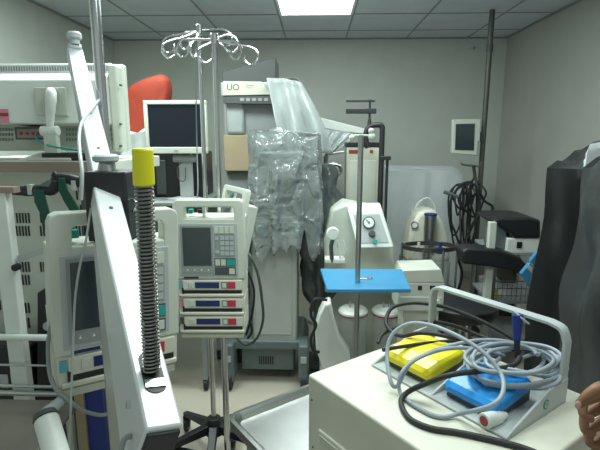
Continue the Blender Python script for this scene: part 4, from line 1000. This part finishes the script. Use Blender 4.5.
for dx, dy in ((0, -.22), (0, .24), (-.2, 0), (.2, 0)): m.cyl((xm+dx-.012, 1.115+dy, .03), (xm+dx+.012, 1.115+dy, .03), .03)
m.build('floor_base', 'black', t)
m = MB(); m.tube([W(127, 197, 1.15), W(134, 200, 1.13), W(136, 205, 1.12), W(133, 211, 1.12), W(127, 211, 1.14)], .003, 8, smooth=6); m.build('release_loop', 'chrome', t)
# white hose over upper beam
m = MB(); m.tube([W(99, 100, 1.60), W(93, 107, 1.42), W(82, 122, 1.30), W(79, 137, 1.22), W(80, 155, 1.12), W(82, 172, 1.08), W(81, 200, 1.07)], .0045, 8, smooth=6)
tagp(m.build('signal_cable', 'lgrey'), 'pale cable crossing the upper boom arm down to the black clamp', 'cable')
# spring with yellow cap
sb = sp+Vector((0, 0, .0045)); stp = W(144, 183, sp.y); ax = stp-sb; Ls = ax.length; axn = ax.normalized()
t = thing('spring_lever', 'upright coil spring lever with a yellow cap standing in the boom arm slot', 'spring', sb)
e1 = axn.cross(Vector((0, 1, 0))).normalized(); e2 = axn.cross(e1)
NC = 50; rs = .0118; P = []
for k in range(NC*14+1):
    a_ = 2*math.pi*k/14; P.append(sb+axn*(Ls*k/(NC*14))+(e1*math.cos(a_)+e2*math.sin(a_))*rs)
MB().tube(P, .0019, 6).build('coil', 'springsteel', t)
MB().cyl(sb, stp, .0088).build('rod', 'dgrey', t)
MB().cyl(stp-axn*.004, stp+axn*.048, .0148, .0142, seg=32).build('cap', 'capyellow', t, bev=.003)
# padded handle lower left
t = thing('white_bumper', 'white cylindrical grip with dark collar at the lower left corner', 'grip', W(55, 450, 1.0))
a_ = W(46, 418, 1.0); b_ = W(70, 500, .88)
MB().cyl(a_, b_, .0275).build('grip', 'white', t, bev=.006)
c_ = a_+(a_-b_).normalized()*.012
MB().cyl(c_, a_, .026, .029).build('collar', 'dgrey', t)
MB().tube([c_, W(56, 405, 1.1), W(66, 396, 1.25)], .014, 12).build('stub', 'lgrey', t)
MB().tube([b_, b_+Vector((.03, .05, -.3)), (b_.x+.05, b_.y+.15, 0.0)], .02, 12).build('leg', 'steel', t)

# ================================================================== TROLLEY WITH ESU BOX
ZT = 0.95; zt0 = 0.65
cA = WZ(308, 374, ZT); cB = WZ(420, 450, ZT); U = (cB-cA); U.z = 0; U.normalize(); Vv = Vector((-U.y, U.x, 0))
FRB = Matrix(((U.x, Vv.x, 0, cA.x), (U.y, Vv.y, 0, cA.y), (0, 0, 1, 0), (0, 0, 0, 1)))

inv = FRB.inverted()
def UVp(px, py, z): return inv @ WZ(px, py, z)
LU = UVp(582, 436, ZT).x; LV = UVp(592, 398, ZT).y
tc_ = UVp(225, 415, zt0)

t = thing('trolley', 'stainless steel trolley with a raised-rim top under the cream box', 'trolley', FRB @ Vector((tc_.x, tc_.y, 0)), math.atan2(U.y, U.x))
tx0, ty0, tx1, ty1 = tc_.x, tc_.y, LU+.06, LV+.14
def rrect(x0, y0, x1, y1, r, z, n=6):
    P = []
    for cx_, cy_, a0 in ((x1-r, y1-r, 0), (x0+r, y1-r, 90), (x0+r, y0+r, 180), (x1-r, y0+r, 270)):
        for k in range(n+1): a_ = R(a0+90*k/n); P.append(Vector((cx_+r*math.cos(a_), cy_+r*math.sin(a_), z)))
    return P
m = MB(FRB); rr = .045
m.loft([rrect(tx0+.03, ty0+.03, tx1-.03, ty1-.03, rr-.02, zt0-.022), rrect(tx0+.026, ty0+.026, tx1-.026, ty1-.026, rr-.015, zt0-.012), rrect(tx0+.012, ty0+.012, tx1-.012, ty1-.012, rr-.005, zt0+.0), rrect(tx0, ty0, tx1, ty1, rr, zt0-.001), rrect(tx0, ty0, tx1, ty1, rr, zt0-.03), rrect(tx0+.03, ty0+.03, tx1-.03, ty1-.03, rr-.02, zt0-.032)])
m.build('tray_top', 'steel', t)
m = MB(FRB); m.loft([rrect(tx0+.02, ty0+.02, tx1-.02, ty1-.02, rr, zt0-.06), rrect(tx0+.02, ty0+.02, tx1-.02, ty1-.02, rr, zt0-.032)]); m.build('apron', 'darksteel', t)
for x in (tx0+.06, tx1-.06):
    for y in (ty0+.06, ty1-.06):
        m = MB(FRB); m.cyl((x, y, .08), (x, y, zt0-.03), .013); lg = m.build('leg', 'steel', t)
        m = MB(FRB); caster(m, x, y, .035); m.build('caster', ['dgrey', 'rubber'], lg)
m = MB(FRB); m.box((tx0+.05, ty0+.05, .22), (tx1-.05, ty1-.05, .235)); m.build('lower_shelf', 'steel', t)
# box
t = thing('cream_unit', 'large cream metal unit with side grip, carrying the foot pedals', 'medical unit', FRB @ Vector((0, 0, zt0-.02)), math.atan2(U.y, U.x))
zb1 = zt0-.020
m = MB(FRB); m.box((0, 0, zb1+.008), (LU, LV, ZT)); m.build('case', 'cream', t, bev=.006, bseg=3)
m = MB(FRB)
for x in (.04, LU-.04):
    for y in (.04, LV-.04): m.cyl((x, y, zb1-.0015), (x, y, zb1+.01), .015)
m.build('feet', 'rubber', t)
# grip recess on front face (y=0)
def onfront(px, py):
    r = ray(px, py); c_ = Vector((0, 0, CAMZ)); k = (cA-c_).dot(Vv)/r.dot(Vv); return inv @ (c_+r*k)
g0 = onfront(320, 430); g1 = onfront(345, 450)
m = MB(FRB); m.box((g0.x, -.007, g0.z-.035), (g0.x+.14, .001, g0.z+.006)); gr = m.build('side_grip', 'cream', t, bev=.004, bseg=3)
m = MB(FRB); m.box((g0.x+.008, -.009, g0.z-.026), (g0.x+.132, -.005, g0.z-.006)); m.build('grip_slot', 'beige', gr, bev=.001)
m = MB(FRB)
for px, py in ((312, 400), (313, 447)):
    g_ = onfront(px, py); m.cyl((g_.x, 0.001, g_.z), (g_.x, -.002, g_.z), .0025)
m.build('screw', 'dgrey', t)

# foot pedal unit lying on the box
pa = UVp(371, 366, ZT); pbk = UVp(440, 345, ZT); pr = UVp(566, 402, ZT); pf = UVp(495, 434, ZT)
pu0, pv0 = pa.x, pa.y; pu1, pv1 = pr.x, pr.y

t = thing('foot_pedal_unit', 'grey double foot pedal with carry bar, lying on the cream unit', 'foot pedal', FRB @ Vector((pu0, pv0, ZT)), math.atan2(U.y, U.x))
m = MB(FRB); m.box((pu0, pv0, ZT), (pu1, pv1, ZT+.006)); m.build('base_plate', 'lgrey', t, bev=.002)
def side(u, mtl, label=None, th=.006):
    m = MB(FRB); m.prism([(u, pv0+.004, ZT+.006), (u, pv1, ZT+.006), (u, pv1, ZT+.060), (u, pv1-.08, ZT+.058), (u, pv0+.03, ZT+.016)], (th, 0, 0)); return m.build('side_wall', mtl, t, bev=.0015)
side(pu0, 'lgrey'); sw = side(pu1-.006, 'lgrey'); side((pu0+pu1)/2-.003, 'lgrey')
lv = pv1-.095
m = MB(FRB); 
c = Vector((pu1+.0005, lv, ZT+.028)); m.cyl(c, c+Vector((.001, 0, 0)), .011, m=0); m.cyl(c, c+Vector((.0016, 0, 0)), .0075, m=1); m.build('emblem', ['logogreen', 'lgrey'], sw)
text('emblem_letter', 'V', .012, FRB @ Matrix.Translation((pu1+.0022, lv, ZT+.028)) @ Matrix.Rotation(R(90), 4, 'Z') @ Matrix.Rotation(R(90), 4, 'X'), 'logogreen', sw)
um = (pu0+pu1)/2
for (ua, ub_, col, nm) in ((pu0+.016, um-.026, 'yellow', 'yellow pedal'), (um+.014, pu1-.042, 'blue', 'blue pedal')):
    m = MB(FRB); v0_, v1_ = pv0+.032, pv1-.07
    m.prism([(ua+.006, v0_+.004, ZT+.006), (ua+.006, v1_, ZT+.006), (ua+.006, v1_, ZT+.036), (ua+.006, v0_+.004, ZT+.022)], (ub_-ua-.012, 0, 0), 0); m.build('pedal_base', 'dgrey', t, bev=.002)
    m = MB(FRB); rg = []
    for (v_, zl_, zh_, ins) in ((v0_-.006, .022, .030, .010), (v0_+.004, .018, .040, .002), (v0_+.04, .024, .050, 0), (v1_-.02, .034, .057, 0), (v1_, .038, .054, .006)):
        rg.append([Vector((ua+ins, v_, ZT+zl_)), Vector((ub_-ins, v_, ZT+zl_)), Vector((ub_-ins, v_, ZT+zh_)), Vector((ub_-ins-.010, v_, ZT+zh_+.006)), Vector((ua+ins+.010, v_, ZT+zh_+.006)), Vector((ua+ins, v_, ZT+zh_))])
    m.loft(rg); m.build('pedal', col, t, bev=.004, bseg=3, smooth=False, label=nm)
# carry bar
zh = ZT+.17
def barz(px, py, v):
    r = ray(px, py); c_ = Vector((0, 0, CAMZ)); A_ = FRB @ Vector((0, v, 0)); k = (A_-c_).dot(Vv)/r.dot(Vv); return inv @ (c_+r*k)
h1 = barz(568, 345, pv1); h0 = barz(440, 284, pv1)
bu0, bu1 = min(max(h0.x, pu0), pu1), pu1-.004
hz0, hz1 = h0.z, barz(545, 319, pv1).z
zbar = (hz0+hz1)/2
path = [(pu0+.01, ZT+.006), (pu0+.01, zbar-.03), (pu0+.018, zbar-.008), (pu0+.04, zbar), (pu1-.045, zbar), (pu1-.018, zbar-.008), (pu1-.006, zbar-.035), (pu1-.006, ZT+.006)]
P = [Vector((a_, 0, b_)) for a_, b_ in path]
rings = []
pp = catmull([P[1], P[2], P[3]], 5)[:-1]+[P[3], P[4]]+catmull([P[4], P[5], P[6]], 5)[1:]
pp = [P[0]]+pp+[P[7]]
for i, p in enumerate(pp):
    tg = (pp[min(i+1, len(pp)-1)]-pp[max(i-1, 0)]).normalized(); nn_ = Vector((-tg.z, 0, tg.x)); w_, th = .014, .004
    rings.append([Vector((p.x, pv1-.014, p.z))+nn_*th+Vector((0, -w_, 0)), Vector((p.x, pv1-.014, p.z))+nn_*th+Vector((0, w_, 0)), Vector((p.x, pv1-.014, p.z))-nn_*th+Vector((0, w_, 0)), Vector((p.x, pv1-.014, p.z))-nn_*th+Vector((0, -w_, 0))])
m = MB(FRB); m.loft(rings); m.build('carry_bar', 'lgrey', t, bev=.0012)

# cables on the box
def cable(label, pts, r, mt, zfix=None, smooth=7, name='cable'):
    m = MB(); m.tube([WZ(x, y, ZT+z) for x, y, z in pts], r, 10, smooth=smooth); o = m.build(name, mt); tagp(o, label, 'cable', 'cables on the cream unit'); return o
cable('big grey cable loop standing in front of the yellow pedal', [(505, 356, .07), (480, 349, .08), (445, 349, .09), (412, 362, .07), (398, 385, .02), (391, 382, .03), (387, 355, .07), (392, 335, .11), (408, 324, .14), (430, 325, .15), (458, 336, .15), (484, 353, .13), (501, 374, .10), (503, 392, .085), (494, 404, .07), (477, 410, .045), (458, 414, .012), (444, 417, .006), (430, 414, .006), (412, 404, .006)], .0048, 'cablegrey')
cable('grey cable arching over the yellow pedal into the coil', [(412, 404, .007), (400, 392, .01), (401, 374, .05), (417, 358, .075), (445, 347, .09), (480, 340, .10), (515, 343, .10), (545, 356, .09), (560, 376, .07), (550, 386, .06), (530, 388, .055), (505, 380, .055), (490, 370, .06), (500, 358, .07)], .0045, 'cablegrey')
rnd = random.Random(5); pts = []
for k in range(8*5+1):
    a_ = 2*math.pi*k/8; j = k/8
    cxp = 513+9*math.sin(j*2.3); rx_ = 46-3*j+7*rnd.random(); ry_ = 18-1.6*j+4*rnd.random()
    pts.append((cxp+rx_*math.cos(a_), 366+ry_*math.sin(a_)-j*2.2+4*math.sin(j*1.9), .058+.0105*j*0.9+.004*rnd.random()))
pts = [(512, 372, .03), (545, 374, .05)]+pts+[(540, 352, .07), (522, 358, .05), (512, 366, .02)]
cable('coiled bundle of grey cable lying across the back of the foot pedal', pts, .0046, 'cablegrey', smooth=5)
cable('grey cable end stretching from the coil behind the blue pedal', [(470, 362, .07), (492, 366, .075), (520, 371, .08), (548, 376, .07), (560, 366, .08), (548, 350, .08), (520, 344, .08), (490, 342, .085), (470, 350, .08)], .0046, 'cablegrey')
cable('black cable looping behind the yellow pedal and off the near edge', [(520, 357, .09), (512, 366, .08), (480, 371, .085), (450, 375, .085), (425, 384, .05), (408, 392, .02), (401, 402, .0065), (409, 418, .0065), (430, 428, .0065), (455, 432, .0065), (480, 437, .0065), (520, 447, .0065), (548, 458, .0065)], .0062, 'rubber')
cable('black cable loop behind the pedals under the carry bar', [(470, 345, .06), (445, 336, .09), (420, 333, .08), (402, 336, .06), (392, 332, .05), (386, 322, .06), (392, 308, .09), (412, 303, .11), (440, 306, .12), (470, 316, .11), (495, 328, .09), (515, 340, .07)], .0058, 'rubber')
cable('black cable lying low behind the yellow pedal', [(378, 343, .015), (383, 334, .03), (400, 326, .05), (430, 322, .07), (455, 326, .07), (480, 336, .06), (505, 345, .06), (530, 350, .06)], .0058, 'rubber')
cable('short black cable running flat just above the yellow pedal', [(383, 350, .065), (400, 347, .062), (430, 343, .06), (460, 341, .06), (490, 344, .06), (520, 352, .07)], .005, 'rubber')
# blue connector
cb = WZ(517, 352, ZT+.095); ct_ = W(517.5, 312, cb.y+.01)
t = thing('blue_connector', 'dark blue plug standing up from the cable coil behind the carry bar', 'plug', cb)
ax = (ct_-cb)
m = MB(); m.cyl(cb+ax*.30, cb+ax*.95, .008, .013, seg=16); m.build('plug_body', 'deepblue', t, bev=.002)
m = MB(); m.cyl(cb-ax*.15, cb+ax*.30, .006, .0075); m.build('strain_relief', 'rubber', t)
m = MB(); m.tube([cb+ax*.95, cb+ax*1.02+Vector((-.008, 0, 0)), cb+ax*.9+Vector((.004, -.012, 0)), cb+ax*.75+Vector((.022, -.010, 0))], .0025, 8, smooth=5); m.build('lanyard', 'lgrey', t)
# white plug
c = WZ(484, 421, ZT+.018)
t = thing('white_plug', 'white round plug with brown face lying before the blue pedal', 'plug', c)
m = MB(); dv = (-Vv*.5-U*.1+Vector((-.35, -.2, .05))).normalized()
e_ = c-dv*.045
m.cyl(c, e_, .017, .014, seg=28); m.build('plug_shell', 'white', t, bev=.002)
m = MB(); m.cyl(c+dv*.0005, c+dv*.0015, .0105); m.build('plug_face', 'redlabel', t)
m = MB(); m.cyl(e_, e_-dv*.02, .012, .006); m.build('plug_tail', 'white', t)

# ================================================================== HAND
t_ = None
def skin_obj(name, pts, edges, radii, mt, parent=None, root=0, sub=2):
    me = bpy.data.meshes.new(name); me.from_pydata([tuple(p) for p in pts], edges, []); me.update()
    o = bpy.data.objects.new(name, me); scene.collection.objects.link(o)
    sk = o.modifiers.new('skin', 'SKIN'); sk.use_smooth_shade = True
    for i, r_ in enumerate(radii):
        v = me.skin_vertices[0].data[i]; v.radius = (r_, r_) if not isinstance(r_, tuple) else r_; v.use_root = (i == root)
    q = o.modifiers.new('sub', 'SUBSURF'); q.levels = q.render_levels = sub
    me.materials.append(K[mt])
    if parent is not None: o.parent = parent
    return o
# hand frame: wrist off to the right, fist closing on the near right corner of the unit
Hc = W(600, 415, 0.84)
def H(px, py, dy=0): return W(px, py, 0.84+dy)
pts = []; rad = []; ed = []
def addp(p, r_): pts.append(Vector(p)); rad.append(r_); return len(pts)-1
wr = addp(H(640, 395, -.03), .027)
fa1 = addp(H(690, 400, -.10), .034); fa2 = addp(H(760, 420, -.2), .042); ed += [(wr, fa1), (fa1, fa2)]
pm = addp(H(622, 402, -.01), .030); ed.append((wr, pm))
for (kn, pip, dip, tip) in (((603, 392, 0), (582, 402, -.015), (583, 416, -.028), (594, 420, -.03)),
                            ((606, 404, .01), (584, 416, -.005), (584, 431, -.018), (596, 434, -.02)),
                            ((610, 418, .015), (588, 430, .0), (589, 444, -.01), (601, 446, -.012)),
                            ((614, 430, .02), (595, 443, .01), (597, 455, 0), (608, 455, 0))):
    a_ = addp(H(*kn), .0135); b_ = addp(H(*pip), .0105); c_ = addp(H(*dip), .0092); d_ = addp(H(*tip), .0082)
    ed += [(pm, a_), (a_, b_), (b_, c_), (c_, d_)]
a_ = addp(H(616, 385, -.035), .015); b_ = addp(H(598, 388, -.05), .0115); c_ = addp(H(587, 396, -.05), .0105); d_ = addp(H(577, 407, -.045), .008)
ed += [(pm, a_), (a_, b_), (b_, c_), (c_, d_)]
t = thing('person', 'bare hand with dark wristband gripping at the right corner of the cream unit', 'person', H(622, 402))
hand = skin_obj('hand', pts, ed, rad, 'skin'); hand.parent = t; hand.matrix_parent_inverse = XF[t.name].inverted()
nl = MB(); nl.ball(H(578, 405, -.054), .006, sc=(1, .35, 1.3)); nl.build('thumbnail', 'nail', t)
wb = MB(); p1 = H(640, 395, -.03); p2 = H(655, 397, -.045); wb.cyl(p1, p2, .038, .04, seg=32); wb.build('wristband', 'rubber', t, bev=.003)
